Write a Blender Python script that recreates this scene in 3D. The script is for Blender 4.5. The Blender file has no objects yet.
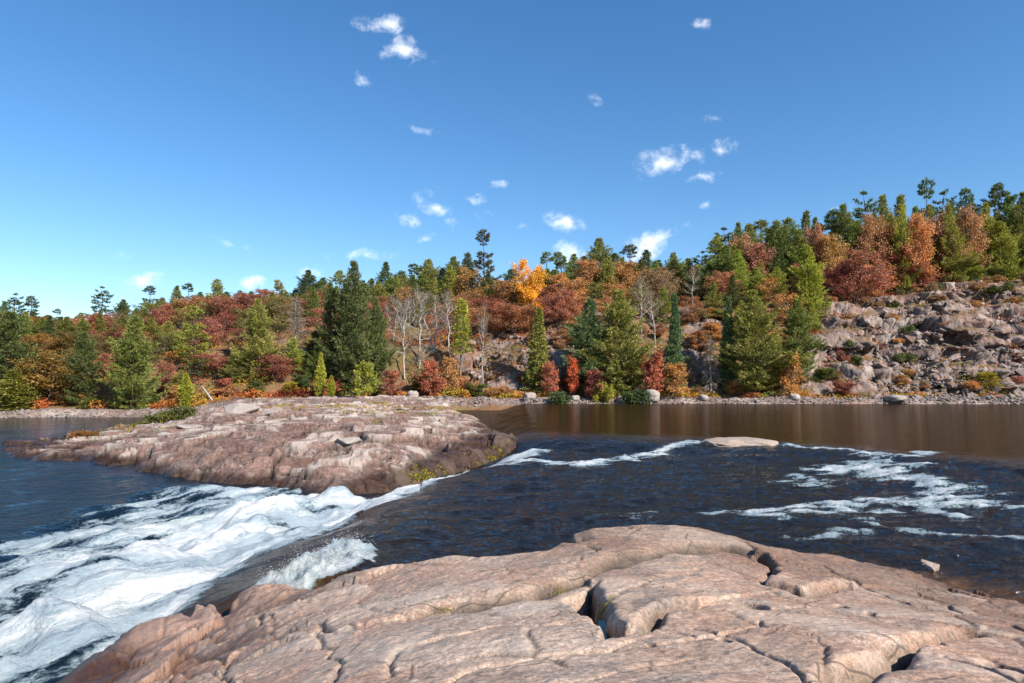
import bpy, math, random
import numpy as np
from mathutils import Vector

random.seed(7)
rng = np.random.default_rng(7)
scene = bpy.context.scene
COL = scene.collection
R = math.radians

# ------------------------------------------------------------------ camera model
F_PX, CX, CY, HZ, CAMZ = 683.0, 512.0, 341.5, 386.0, 2.8
TH = math.atan((HZ - CY) / F_PX)
cT, sT = math.cos(TH), math.sin(TH)

def ray(px, py):
    a, b = px - CX, CY - py
    return a, F_PX * cT - b * sT, F_PX * sT + b * cT

def onz(px, py, z):
    x, y, w = ray(px, py)
    t = (z - CAMZ) / w
    return (x * t, y * t)

def aty(px, py, Y):
    x, y, w = ray(px, py)
    t = Y / y
    return (x * t, Y, CAMZ + w * t)

def topix(X, Y, Z):
    dz = Z - CAMZ
    dep = Y * cT + dz * sT
    up = -Y * sT + dz * cT
    return CX + F_PX * X / dep, CY - F_PX * up / dep

# ------------------------------------------------------------------ noise
def _h(ix, iy, seed):
    n = (ix.astype(np.int64) * 374761393 + iy.astype(np.int64) * 668265263 + seed * 974634777) & 0xffffffff
    n = ((n ^ (n >> 13)) * 1274126177) & 0xffffffff
    return (n ^ (n >> 16)) / 4294967296.0

def noise(x, y, seed=0):
    x0, y0 = np.floor(x), np.floor(y)
    fx, fy = x - x0, y - y0
    u = fx * fx * fx * (fx * (fx * 6 - 15) + 10)
    v = fy * fy * fy * (fy * (fy * 6 - 15) + 10)
    def g(dx, dy):
        a = _h(x0 + dx, y0 + dy, seed) * 6.2831853
        return np.cos(a) * (fx - dx) + np.sin(a) * (fy - dy)
    return ((g(0, 0) * (1 - u) + g(1, 0) * u) * (1 - v) + (g(0, 1) * (1 - u) + g(1, 1) * u) * v) * 1.45

def fbm(x, y, seed=0, oct=5, gain=.5, lac=2.03):
    s, a = 0, 1
    for o in range(oct):
        s = s + a * noise(x + o * 17.3, y - o * 9.1, seed + o * 13)
        x, y = (x * .788 - y * .616) * lac, (x * .616 + y * .788) * lac; a *= gain
    return s

def ridged(x, y, seed=0, oct=4, gain=.55):
    s, a = 0, 1
    for o in range(oct):
        s = s + a * (1 - 2 * np.abs(noise(x + o * 7.3, y + o * 3.1, seed + o * 13)))
        x, y = (x * .96 - y * .28) * 2.1, (x * .28 + y * .96) * 2.1; a *= gain
    return s

def worley(x, y, seed=0, jit=.9, tilt=False):
    x0, y0 = np.floor(x), np.floor(y)
    f1 = np.full(x.shape, 9.0); f2 = f1.copy(); idv = np.zeros(x.shape); tz = np.zeros(x.shape)
    for dx in (-1, 0, 1):
        for dy in (-1, 0, 1):
            cx, cy = x0 + dx, y0 + dy
            px = cx + .5 + (_h(cx, cy, seed) - .5) * jit
            py = cy + .5 + (_h(cx, cy, seed + 5) - .5) * jit
            d = np.hypot(px - x, py - y)
            hh = _h(cx, cy, seed + 9)
            m = d < f1
            f2 = np.where(m, f1, np.minimum(f2, d))
            idv = np.where(m, hh, idv)
            if tilt:
                a = hh * 6.283 * 7; tz = np.where(m, (x - px) * np.cos(a) + (y - py) * np.sin(a), tz)
            f1 = np.where(m, d, f1)
    return (f1, f2, idv, tz) if tilt else (f1, f2, idv)

def sstep(a, b, x):
    t = np.clip((x - a) / (b - a), 0, 1)
    return t * t * (3 - 2 * t)

def segdist(X, Y, pts, close=False):
    """distance to a polyline, and which side (positive = left of travel)"""
    D = np.full(X.shape, 1e9); S = np.zeros(X.shape); K = D.copy()
    n = len(pts)
    for i in range(n if close else n - 1):
        ax, ay = pts[i][:2]; bx, by = pts[(i + 1) % n][:2]
        ex, ey = bx - ax, by - ay
        t = np.clip(((X - ax) * ex + (Y - ay) * ey) / (ex * ex + ey * ey + 1e-9), 0, 1)
        dx, dy = X - ax - t * ex, Y - ay - t * ey
        d = np.hypot(dx, dy)
        cr = (ex * dy - ey * dx) / (math.hypot(ex, ey) + 1e-9)
        m = d - .02 * np.abs(cr) < K
        K = np.where(m, d - .02 * np.abs(cr), K)
        D = np.minimum(D, d)
        S = np.where(m, np.sign(cr), S)
    return D, S

def inpoly(X, Y, pts):
    ins = np.zeros(X.shape, bool)
    n = len(pts)
    for i in range(n):
        ax, ay = pts[i][:2]; bx, by = pts[(i + 1) % n][:2]
        c = ((ay > Y) != (by > Y)) & (X < (bx - ax) * (Y - ay) / (by - ay + 1e-12) + ax)
        ins ^= c
    return ins

def sdpoly(X, Y, pts):
    """positive inside"""
    D, _ = segdist(X, Y, pts, True)
    return np.where(inpoly(X, Y, pts), D, -D)

class Surf:
    """cubic trend through the heights plus a softly averaged remainder"""
    def __init__(s, pts, sig=.9):
        P = np.array(pts, float); s.P, s.sig = P, sig
        s.w = np.linalg.lstsq(s.B(P[:, 0], P[:, 1]).T, P[:, 2], rcond=None)[0]
        s.r = P[:, 2] - s.w @ s.B(P[:, 0], P[:, 1])
    def B(s, X, Y):
        x, y = X / 8, (Y - 7) / 6
        return np.stack([x ** i * y ** j for i in range(4) for j in range(4 - i)])
    def __call__(s, X, Y):
        z = np.tensordot(s.w, s.B(X, Y), 1); n = np.zeros(X.shape); d = n + .35
        for (a, b, _), r in zip(s.P, s.r):
            k = np.exp(-((X - a) ** 2 + (Y - b) ** 2) / (2 * s.sig ** 2)); n = n + k * r; d = d + k
        return z + n / d

class RBF:
    def __init__(s, pts, c=.6, reg=.02):
        s.reg = reg
        P = np.array(pts, float); s.P = P[:, :2]; s.c = c
        n = len(P)
        d = np.hypot(P[:, None, 0] - P[None, :, 0], P[:, None, 1] - P[None, :, 1])
        K = -np.sqrt(d * d + c * c)
        A = np.zeros((n + 3, n + 3)); A[:n, :n] = K - np.eye(n) * s.reg
        A[:n, n] = 1; A[:n, n + 1:] = s.P; A[n, :n] = 1; A[n + 1:, :n] = s.P.T
        s.w = np.linalg.solve(A, np.concatenate([P[:, 2], np.zeros(3)]))
    def __call__(s, X, Y):
        z = s.w[-3] + s.w[-2] * X + s.w[-1] * Y
        for (a, b), w in zip(s.P, s.w):
            z = z - w * np.sqrt((X - a) ** 2 + (Y - b) ** 2 + s.c ** 2)
        return z

# ------------------------------------------------------------------ mesh helpers
def mk_mesh(name, V, Fq, mats, smooth=True, attrs=None, tri=False):
    V = np.ascontiguousarray(V, np.float32); Fq = np.ascontiguousarray(Fq, np.int32)
    me = bpy.data.meshes.new(name)
    k = Fq.shape[1]
    me.vertices.add(len(V)); me.vertices.foreach_set('co', V.ravel())
    me.loops.add(Fq.size); me.loops.foreach_set('vertex_index', Fq.ravel())
    me.polygons.add(len(Fq))
    me.polygons.foreach_set('loop_start', np.arange(0, Fq.size, k, dtype=np.int32))
    me.polygons.foreach_set('loop_total', np.full(len(Fq), k, np.int32))
    me.polygons.foreach_set('use_smooth', np.full(len(Fq), smooth, bool))
    for an, (arr, dom) in (attrs or {}).items():
        a = me.attributes.new(an, 'FLOAT', dom)
        a.data.foreach_set('value', np.ascontiguousarray(arr, np.float32).ravel())
    me.update(calc_edges=True)
    for m in (mats if isinstance(mats, (list, tuple)) else [mats]):
        me.materials.append(m)
    return me

def grid_faces(nr, nc, keep=None):
    i = np.arange(nr * nc).reshape(nr, nc)
    f = np.stack([i[:-1, :-1], i[:-1, 1:], i[1:, 1:], i[1:, :-1]], -1).reshape(-1, 4)
    if keep is not None:
        k = keep.reshape(nr, nc)
        kk = (k[:-1, :-1] | k[:-1, 1:] | k[1:, 1:] | k[1:, :-1]).reshape(-1)
        f = f[kk]
    return f

def compact(V, Fq, attrs):
    used = np.zeros(len(V), bool); used[Fq.ravel()] = True
    idx = np.cumsum(used) - 1
    return V[used], idx[Fq], {k: (a[used], d) for k, (a, d) in attrs.items()}

def obj(name, me, parent=None, loc=(0, 0, 0)):
    o = bpy.data.objects.new(name, me); COL.objects.link(o)
    o.location = loc
    if parent: o.parent = parent
    return o

def tag(o, label=None, cat=None, group=None, kind=None):
    if label: o['label'] = label
    if cat: o['category'] = cat
    if group: o['group'] = group
    if kind: o['kind'] = kind
    return o

def tubes(segs, sides=4):
    S = np.array(segs, float)            # n x 8: p0 p1 r0 r1
    p0, p1, r0, r1 = S[:, 0:3], S[:, 3:6], S[:, 6], S[:, 7]
    d = p1 - p0; d /= np.linalg.norm(d, axis=1, keepdims=True) + 1e-9
    a = np.where(np.abs(d[:, 2:3]) > .9, [[1., 0, 0]], [[0, 0, 1.]])
    u = np.cross(d, a); u /= np.linalg.norm(u, axis=1, keepdims=True); v = np.cross(d, u)
    V = []
    for P, r in ((p0, r0), (p1, r1)):
        for k in range(sides):
            t = 2 * math.pi * k / sides
            V.append(P + (u * math.cos(t) + v * math.sin(t)) * r[:, None])
    V = np.stack(V, 1)                   # n x 2s x 3
    b = (np.arange(len(S)) * 2 * sides)[:, None]
    Fq = np.concatenate([b + np.array([[k, (k + 1) % sides, sides + (k + 1) % sides, sides + k]]) for k in range(sides)])
    return V.reshape(-1, 3), Fq

# ------------------------------------------------------------------ material helpers
class NT:
    def __init__(s, name):
        s.m = bpy.data.materials.new(name); s.m.use_nodes = True
        s.t = s.m.node_tree; s.t.nodes.clear()
        s.out = s.t.nodes.new('ShaderNodeOutputMaterial')
    def n(s, typ, **kw):
        nd = s.t.nodes.new('ShaderNode' + typ)
        for k, v in kw.items():
            if k.startswith('i_'):
                nd.inputs[int(k[2:])].default_value = v
            else:
                setattr(nd, k, v)
        return nd
    def l(s, a, b):
        s.t.links.new(a, b)
    def val(s, nd, key, v):
        if hasattr(v, 'links') or hasattr(v, 'is_output'):
            s.l(v, nd.inputs[key])
        else:
            nd.inputs[key].default_value = v
    def math(s, op, a, b=0.0, c=None, clamp=False):
        nd = s.n('Math', operation=op); nd.use_clamp = clamp
        s.val(nd, 0, a); s.val(nd, 1, b)
        if c is not None: s.val(nd, 2, c)
        return nd.outputs[0]
    def mix(s, f, a, b, blend='MIX'):
        nd = s.n('Mix', data_type='RGBA', blend_type=blend)
        s.val(nd, 0, f)
        for k, v in ((6, a), (7, b)):
            if isinstance(v, tuple): v = (*v, 1) if len(v) == 3 else v
            s.val(nd, k, v)
        return nd.outputs[2]
    def ramp(s, x, a, b, lo=0., hi=1.):
        nd = s.n('MapRange', interpolation_type='SMOOTHSTEP')
        s.val(nd, 0, x); nd.inputs[1].default_value = a; nd.inputs[2].default_value = b
        nd.inputs[3].default_value = lo; nd.inputs[4].default_value = hi
        return nd.outputs[0]
    def coord(s, scale=(1, 1, 1), rot=(0, 0, 0), src='Object'):
        tc = s.n('TexCoord'); mp = s.n('Mapping')
        mp.inputs['Scale'].default_value = scale; mp.inputs['Rotation'].default_value = rot
        s.l(tc.outputs[src], mp.inputs[0]); return mp.outputs[0]
    def coordT(s, scale, rot):
        tc = s.n('TexCoord'); mp = s.n('Mapping', vector_type='TEXTURE')
        mp.inputs['Scale'].default_value = tuple(1 / v for v in scale); mp.inputs['Rotation'].default_value = rot
        s.l(tc.outputs['Object'], mp.inputs[0]); return mp.outputs[0]
    def noise(s, vec, scale, detail=6, rough=.55, dist=0.):
        nd = s.n('TexNoise'); s.l(vec, nd.inputs['Vector'])
        nd.inputs['Scale'].default_value = scale; nd.inputs['Detail'].default_value = detail
        nd.inputs['Roughness'].default_value = rough; nd.inputs['Distortion'].default_value = dist
        return nd.outputs[0]
    def voro(s, vec, scale, feature='F1', rnd=1.):
        nd = s.n('TexVoronoi', feature=feature); s.l(vec, nd.inputs['Vector'])
        nd.inputs['Scale'].default_value = scale; nd.inputs['Randomness'].default_value = rnd
        return nd
    def attr(s, name):
        nd = s.n('Attribute', attribute_name=name); return nd.outputs['Fac']
    def bump(s, h, strength, dist, normal=None):
        nd = s.n('Bump'); s.l(h, nd.inputs['Height'])
        nd.inputs['Strength'].default_value = strength; nd.inputs['Distance'].default_value = dist
        if normal: s.l(normal, nd.inputs['Normal'])
        return nd.outputs[0]
    def princ(s, col, rough=.8, normal=None, spec=.4, ior=1.45):
        p = s.n('BsdfPrincipled')
        s.val(p, 'Base Color', (*col, 1) if isinstance(col, tuple) and len(col) == 3 else col)
        s.val(p, 'Roughness', rough); p.inputs['Specular IOR Level'].default_value = spec
        p.inputs['IOR'].default_value = ior
        if normal: s.l(normal, p.inputs['Normal'])
        return p
    def fin(s, sh):
        s.l(sh, s.out.inputs[0]); return s.m

def rock_material(name, pink, warm, grey, pale, dark, S=1.0, lin=(0, 0, R(25)), wetz=None, redz=None, grit=1.0, zones=False, blk=.25):
    m = NT(name)
    c = m.coord(); cl = m.coordT((1, 3.2, 1.6), lin)
    big = m.noise(c, .55 * S, 5, .6, .4)
    med = m.noise(c, 2.3 * S, 8, .65, .3)
    fine = m.noise(c, 22 * S, 5, .7)
    vfine = m.noise(c, 95 * S, 3, .7)
    streak = m.noise(cl, 1.6 * S, 8, .62, .8)
    col = m.mix(m.ramp(big, .38, .62), pink, warm)
    if zones:
        zx = m.n('SeparateXYZ'); m.l(c, zx.inputs[0])
        zz = m.math('ADD', m.math('MULTIPLY', zx.outputs[0], .8), m.math('MULTIPLY', zx.outputs[1], .55))
        zz = m.math('ADD', zz, m.math('MULTIPLY', m.math('SUBTRACT', m.noise(c, .7, 7, .65, .5), .5), 5.0))
        zfac = m.ramp(zz, 5.0, 8.4, 0, .92)
        zl = m.math('MULTIPLY', m.ramp(zx.outputs[2], .2, -.3), m.ramp(m.noise(c, .85, 7, .65, .5), .47, .54, 0, .85)); col = m.mix(zl, col, (.15, .12, .105))
        pk = m.noise(c, .42, 4, .5, .8); col = m.mix(m.ramp(pk, .5, .62, 0, .5), col, (.47, .27, .19))
        pts = m.voro(c, 16, 'F1'); col = m.mix(m.math('MULTIPLY', m.ramp(pts.outputs['Distance'], .10, .03, 0, .75), m.ramp(med, .48, .56)), col, (.10, .085, .07))
    col = m.mix(m.ramp(streak, .5, .68, 0, .75), col, grey)
    gpatch = m.noise(c, 1.1 * S, 9, .68, 1.0)
    col = m.mix(m.ramp(gpatch, .52, .66, 0, .8), col, grey)
    vein = m.noise(cl, 2.6 * S, 6, .55, 1.6)
    v2 = m.math('SUBTRACT', 1.0, m.math('MULTIPLY', m.math('ABSOLUTE', m.math('SUBTRACT', vein, .5)), 26, clamp=True))
    v2 = m.math('MULTIPLY', v2, m.ramp(m.noise(c, .9 * S, 3, .5), .5, .62, 0, .7))
    col = m.mix(v2, col, pale)
    lich = m.noise(c, 4.5 * S, 10, .75, .5)
    col = m.mix(m.ramp(lich, .585, .66, 0, .55), col, pale)
    dk = m.noise(c, 3.1 * S, 10, .75, .7)
    col = m.mix(m.ramp(dk, .58, .68, 0, .7), col, dark)
    if zones:
        col = m.mix(zfac, col, m.mix(1.0, col, (.50, .455, .43), 'MULTIPLY'))
    speck = m.ramp(fine, .34, .64, .55, 1.25)
    sp2 = m.ramp(vfine, .32, .68, .62, 1.25)
    k = m.math('MULTIPLY', speck, sp2)
    cr = m.n('CombineColor'); [m.l(k, cr.inputs[i]) for i in range(3)]
    col = m.mix(.85, col, m.mix(1.0, col, cr.outputs[0], 'MULTIPLY'))
    bk = m.attr('blk')
    col = m.mix(m.ramp(m.math('ADD', bk, m.math('MULTIPLY', m.math('SUBTRACT', med, .5), .8)), .62, .88, 0, blk), col, pale)
    col = m.mix(m.ramp(m.math('ADD', bk, m.math('MULTIPLY', m.math('SUBTRACT', lich, .5), .8)), .40, .15, 0, blk * 1.1), col, (warm[0] * .55, warm[1] * .5, warm[2] * .48))
    if zones:
        ve = m.voro(m.coord(scale=(1, 1.6, 1), rot=(0, 0, R(20))), .75, 'DISTANCE_TO_EDGE')
        dv = m.n('VectorMath', operation='ADD')
        crk = m.math('MULTIPLY', m.ramp(ve.outputs['Distance'], .012, .003, 0, .8), m.ramp(m.noise(c, 1.3, 3, .5), .46, .54))
        col = m.mix(crk, col, (.09, .07, .055))
    # soil and dark lichen gathered in the joints
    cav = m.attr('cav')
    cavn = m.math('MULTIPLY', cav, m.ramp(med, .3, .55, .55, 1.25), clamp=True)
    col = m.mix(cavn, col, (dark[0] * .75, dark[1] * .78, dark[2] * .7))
    geo = m.n('NewGeometry'); sx = m.n('SeparateXYZ'); m.l(geo.outputs['Position'], sx.inputs[0])
    rough = .82
    if redz:
        w = m.math('ADD', sx.outputs[2], m.math('MULTIPLY', m.math('SUBTRACT', med, .5), 1.4))
        col = m.mix(m.ramp(w, redz[0], redz[1], .62, 0), col, redz[2])
    if wetz is not None:
        w = m.math('ADD', sx.outputs[2], m.math('MULTIPLY', m.math('SUBTRACT', med, .5), .35))
        wet = m.ramp(m.math('ADD', w, m.math('MULTIPLY', m.attr('wl'), -1.0)), wetz[0], wetz[1], 1, 0)
        col = m.mix(wet, col, m.mix(1.0, col, (.26, .21, .17), 'MULTIPLY'))
        rough = m.math('SUBTRACT', .82, m.math('MULTIPLY', wet, .5))
    h = m.math('ADD', m.math('MULTIPLY', med, .9), m.math('MULTIPLY', fine, .28 * grit))
    h = m.math('ADD', h, m.math('MULTIPLY', vfine, .07 * grit))
    h = m.math('ADD', h, m.math('MULTIPLY', streak, .25 if zones else .6))
    nrm = m.bump(h, 1.0, (.036 if zones else .055) / S)
    p = m.princ(col, rough, nrm, .3)
    return m.fin(p.outputs[0])

PINK = (.47, .34, .255); WARM = (.40, .255, .18); GREY = (.25, .205, .175); PALE = (.60, .50, .41); DARK = (.07, .052, .043)
M_rock = rock_material('pink_granite', PINK, WARM, GREY, PALE, DARK, 1.0, (0, 0, R(28)), wetz=(.0, .34), redz=(-1.1, .1, (.27, .14, .095)), zones=True)
M_point = rock_material('weathered_gneiss', (.28, .175, .14), (.19, .11, .085), (.17, .135, .12), (.52, .44, .38), (.05, .036, .03), .30, (0, 0, R(24)), wetz=(.15, .6), grit=1.6, blk=.62)

def hill_material():
    m = NT('hill_ground')
    c = m.coord()
    big = m.noise(c, .12, 6, .6, .4); med = m.noise(c, .6, 8, .68); fine = m.noise(c, 3.5, 6, .7)
    cs = m.coord(scale=(1, 1, .35), rot=(0, R(20), R(15)))
    st = m.noise(cs, .5, 8, .65, .6)
    rock = m.mix(m.ramp(med, .4, .6), (.27, .19, .16), (.17, .14, .125))
    rock = m.mix(m.ramp(big, .45, .6, 0, .6), rock, (.27, .15, .11))
    rock = m.mix(m.ramp(st, .5, .64, 0, .75), rock, (.37, .25, .21))
    rock = m.mix(m.ramp(fine, .58, .68, 0, .6), rock, (.46, .41, .37))
    rock = m.mix(m.ramp(m.noise(c, 1.6, 9, .75, .5), .54, .63, 0, .85), rock, (.055, .05, .045))
    rock = m.mix(m.ramp(m.attr('blk'), .55, .8, 0, .5), rock, (.44, .37, .33))
    rock = m.mix(m.ramp(m.attr('blk'), .35, .15, 0, .55), rock, (.15, .115, .10))
    dirt = m.mix(m.ramp(med, .4, .6), (.22, .10, .06), (.17, .12, .055))
    dirt = m.mix(m.ramp(fine, .5, .62, 0, .6), dirt, (.30, .17, .07))
    dirt = m.mix(m.ramp(big, .5, .62, 0, .7), dirt, (.12, .11, .04))
    geo = m.n('NewGeometry'); sx = m.n('SeparateXYZ'); m.l(geo.outputs['Normal'], sx.inputs[0])
    f = m.math('ADD', m.attr('rocky'), m.math('MULTIPLY', m.math('SUBTRACT', med, .5), 1.2))
    f = m.ramp(f, .35, .6)
    flat = m.ramp(sx.outputs[2], .72, .9)
    f = m.math('MULTIPLY', f, m.math('SUBTRACT', 1.0, m.math('MULTIPLY', flat, m.ramp(big, .38, .52, 0, .95))))
    f = m.math('MAXIMUM', f, m.attr('beach'))
    col = m.mix(f, dirt, rock)
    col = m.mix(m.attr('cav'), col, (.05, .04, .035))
    h = m.math('ADD', m.math('MULTIPLY', med, 1.0), m.math('MULTIPLY', fine, .4))
    h = m.math('ADD', h, m.math('MULTIPLY', st, .8))
    p = m.princ(col, .9, m.bump(h, 1.0, .45), .2)
    return m.fin(p.outputs[0])
M_hill = hill_material()

def boulder_material(name, a, b, dark, S=1.5):
    m = NT(name); c = m.coord()
    oi = m.n('ObjectInfo')
    n1 = m.noise(c, 1.2 * S, 8, .65, .3); n2 = m.noise(c, 7 * S, 6, .7)
    col = m.mix(m.ramp(n1, .4, .6), a, b)
    col = m.mix(m.math('MULTIPLY', oi.outputs['Random'], .6), col, (a[0] * .62, a[1] * .6, a[2] * .6))
    col = m.mix(m.ramp(n2, .55, .68, 0, .7), col, dark)
    p = m.princ(col, .85, m.bump(m.math('ADD', n1, m.math('MULTIPLY', n2, .35)), 1.0, .06), .3)
    return m.fin(p.outputs[0])
M_bould = boulder_material('pale_boulder', (.40, .35, .31), (.28, .235, .205), (.10, .08, .07))
M_talus = boulder_material('talus_stone', (.25, .195, .17), (.17, .145, .13), (.07, .055, .05), .9)
M_bwet = boulder_material('river_stone', (.40, .30, .24), (.31, .25, .21), (.08, .06, .05), 1.8)

def foliage_material(name, rough=.6, trans=.35):
    m = NT(name); oi = m.n('ObjectInfo')
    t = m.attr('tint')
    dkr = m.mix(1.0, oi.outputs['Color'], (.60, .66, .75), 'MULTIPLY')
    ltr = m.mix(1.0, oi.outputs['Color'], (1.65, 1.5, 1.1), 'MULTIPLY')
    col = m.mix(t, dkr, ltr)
    d = m.n('BsdfDiffuse'); m.l(col, d.inputs[0])
    tr = m.n('BsdfTranslucent'); m.l(m.mix(1.0, col, (1.15, 1.2, .8), 'MULTIPLY'), tr.inputs[0])
    g = m.n('BsdfGlossy'); g.inputs['Roughness'].default_value = .55; g.inputs[0].default_value = (.8, .85, .9, 1)
    s1 = m.n('MixShader'); s1.inputs[0].default_value = trans; m.l(d.outputs[0], s1.inputs[1]); m.l(tr.outputs[0], s1.inputs[2])
    s2 = m.n('MixShader'); s2.inputs[0].default_value = .025; m.l(s1.outputs[0], s2.inputs[1]); m.l(g.outputs[0], s2.inputs[2])
    return m.fin(s2.outputs[0])
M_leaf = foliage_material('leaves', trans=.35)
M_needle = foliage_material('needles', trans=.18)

def bark_material():
    m = NT('bark'); oi = m.n('ObjectInfo'); c = m.coord(scale=(1, 1, .3))
    n = m.noise(c, 6, 6, .7)
    col = m.mix(m.ramp(n, .4, .65), m.mix(1.0, oi.outputs['Color'], (.6, .6, .6), 'MULTIPLY'), oi.outputs['Color'])
    return m.fin(m.princ(col, .9, m.bump(n, .8, .03), .2).outputs[0])
M_bark = bark_material()

def cover_material():
    m = NT('ground_cover_leaves'); a = m.n('Attribute', attribute_name='hue')
    cr = m.n('ValToRGB'); e = cr.color_ramp
    stops = [(0, (.10, .035, .02)), (.18, (.33, .05, .035)), (.34, (.42, .12, .04)), (.5, (.50, .22, .05)), (.66, (.42, .30, .04)), (.8, (.17, .17, .03)), (1, (.06, .09, .025))]
    e.elements[0].position, e.elements[0].color = 0, (*stops[0][1], 1)
    e.elements[1].position, e.elements[1].color = 1, (*stops[-1][1], 1)
    for p, cc in stops[1:-1]:
        x = e.elements.new(p); x.color = (*cc, 1)
    m.l(a.outputs['Fac'], cr.inputs[0])
    d = m.n('BsdfDiffuse'); m.l(cr.outputs[0], d.inputs[0])
    tr = m.n('BsdfTranslucent'); m.l(cr.outputs[0], tr.inputs[0])
    s = m.n('MixShader'); s.inputs[0].default_value = .3; m.l(d.outputs[0], s.inputs[1]); m.l(tr.outputs[0], s.inputs[2])
    return m.fin(s.outputs[0])
M_cover = cover_material()

# ------------------------------------------------------------------ grids
def warp_axis(lo, a, b, hi, step, ostep):
    return np.concatenate([np.arange(lo, a, ostep), np.arange(a, b, step), np.arange(b, hi, ostep)])

# ------------------------------------------------------------------ FOREGROUND ROCK
fg_line = [(71, 683, -1.5), (111, 661, -1.4), (144, 639, -1.35), (195, 635, -1.1), (196, 627, -1.08), (233, 621, -.9), (238, 603, -.8),
           (253, 595, -.7), (296, 593, -.5), (328, 584, -.25), (329, 578, -.25), (376, 572, -.1), (417, 567, 0), (462, 559, .1), (483, 562, .15),
           (544, 557, .25), (548, 552, .3), (560, 542, .4), (573, 538, .5), (574, 529, .5), (586, 523, .56), (636, 520, .6), (702, 525, .5), (758, 542, .25),
           (800, 553, .0), (818, 555, -.1), (838, 554, -.15), (871, 566, -.35), (907, 578, -.45), (955, 586, -.5), (970, 593, -.5),
           (1023, 606, -.5), (1100, 622, -.5), (1250, 640, -.5)]
fg_poly = [(-9.5, 4), *[onz(*p) for p in fg_line], (16, 6), (18, -3), (-9, -3)]
fg_poly[0] = (-7.2, 5.5)
fg_ctl = [(*onz(*p), p[2] + (.3 if p[0] < 240 else .12 if p[0] < 500 else .03)) for p in fg_line[::2]]
for p in [(300, 650, -.1), (200, 660, -.75), (250, 640, -.45), (150, 670, -1.1), (350, 620, .2), (350, 683, .7), (250, 683, .2), (150, 683, -.7),
          (450, 600, .38), (540, 592, .42), (600, 565, .52), (620, 575, .55), (500, 640, .75), (650, 590, .68), (700, 610, .72), (650, 650, .86), (400, 650, .55),
          (750, 650, .9), (750, 590, .62), (850, 620, .6), (950, 610, .15), (1000, 650, .45), (900, 590, .0), (690, 550, .58), (512, 683, 1.1), (700, 683, 1.1),
          (900, 683, .98), (1024, 683, .8), (1200, 683, .6), (610, 530, .56), (800, 575, .25)]:
    fg_ctl.append((*onz(*p), p[2]))
fg_ctl += [(0, 1, 1.2), (-2, 1, .95), (3, 1, 1.15), (-4.5, 3, -.3), (-6.5, 5, -1.3), (7, 1, .9), (-3, -2, .9), (5, -2, 1.1)]
fg_rbf = Surf(fg_ctl, .8)

def pls(pts):
    out = []
    for px, py in pts:
        z = .6
        for _ in range(12):
            x, y = onz(px, py, min(z, 1.6)); z = .5 * z + .5 * float(fg_rbf(np.array([x]), np.array([y]))[0])
        out.append((x, y))
    return out
def pl(pts, z):
    return [onz(x, y, z) for x, y in pts]
# (polyline, width, depth, step height on its left side, step reach)
CR = [
    (pls([(430, 612), (480, 604), (540, 592), (565, 584), (601, 570), (621, 562), (647, 556), (682, 548), (718, 548), (745, 556)]), .22, .15, .10, .9),
    (pls([(587, 588), (594, 604), (601, 617), (606, 626), (622, 633), (640, 632), (654, 624), (667, 614), (690, 608)]), .07, .14, .12, .7),
    (pls([(667, 614), (700, 607), (740, 604), (752, 607)]), .05, .05, .05, .5),
    (pls([(606, 640), (654, 626), (700, 640), (718, 638), (738, 634), (761, 624)]), .04, .06, -.03, .5),
    (pls([(690, 628), (738, 642), (768, 656), (794, 675), (815, 700)]), .045, .07, .03, .5),
    (pls([(760, 560), (771, 571), (763, 584), (780, 588), (805, 595), (822, 591), (850, 590)]), .05, .17, .14, .6),
    (pls([(833, 682), (864, 672), (899, 659), (922, 643), (946, 640), (975, 634)]), .10, .27, .06, .8),
    (pls([(858, 676), (868, 658), (876, 644), (889, 637), (880, 625), (864, 614)]), .045, .10, .04, .4),
    (pls([(864, 612), (900, 616), (940, 619), (962, 619), (990, 628), (1030, 634)]), .06, .10, .14, .7),
    (pls([(800, 556), (830, 570), (860, 586), (910, 606), (960, 618)]), .05, .08, .05, .5),
    (pls([(907, 590), (940, 602), (967, 616), (1000, 624), (1040, 640)]), .06, .09, .05, .5),
    (pls([(950, 664), (985, 675), (1024, 690)]), .07, .14, .06, .5),
    (pls([(220, 676), (228, 661), (243, 651), (263, 636), (314, 626), (335, 632)]), .07, .12, .14, .6),
    (pls([(196, 634), (225, 640), (258, 628), (262, 612), (300, 604), (345, 596)]), .08, .12, .10, .6),
    (pls([(320, 612), (351, 611), (409, 619), (442, 611), (470, 600)]), .05, .05, .04, .6),
    (pls([(380, 683), (389, 667), (407, 652), (442, 642), (503, 631), (560, 628)]), .07, .07, .05, .6),
    (pls([(430, 700), (455, 680), (488, 668), (554, 654), (600, 652), (640, 640)]), .05, .06, .06, .6),
    (pls([(318, 630), (330, 650), (335, 672), (330, 690)]), .05, .09, -.05, .4),
    (pls([(545, 557), (575, 560), (596, 556), (590, 548)]), .05, .07, .05, .4),
    (pls([(573, 536), (600, 540), (640, 538), (690, 545)]), .06, .05, .04, .5),
    (pls([(100, 683), (150, 660), (200, 650), (230, 660)]), .08, .10, .08, .6),
    (pls([(160, 690), (180, 668), (220, 676), (240, 690)]), .06, .12, .08, .5),
    (pls([(560, 690), (620, 668), (700, 660), (760, 668)]), .03, .03, .03, .4),
]
HOLES = [(pls([(752, 608)])[0], .13, .18), (pls([(659, 620)])[0], .06, .12), (pls([(700, 571)])[0], .05, .08), (pls([(720, 643)])[0], .05, .06), (pls([(627, 528)])[0], .07, .10),
         (pls([(842, 606)])[0], .06, .08), (pls([(866, 614)])[0], .06, .08), (pls([(596, 553)])[0], .05, .14), (pls([(1000, 672)])[0], .12, .15), (pls([(650, 645)])[0], .04, .05)]
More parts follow.
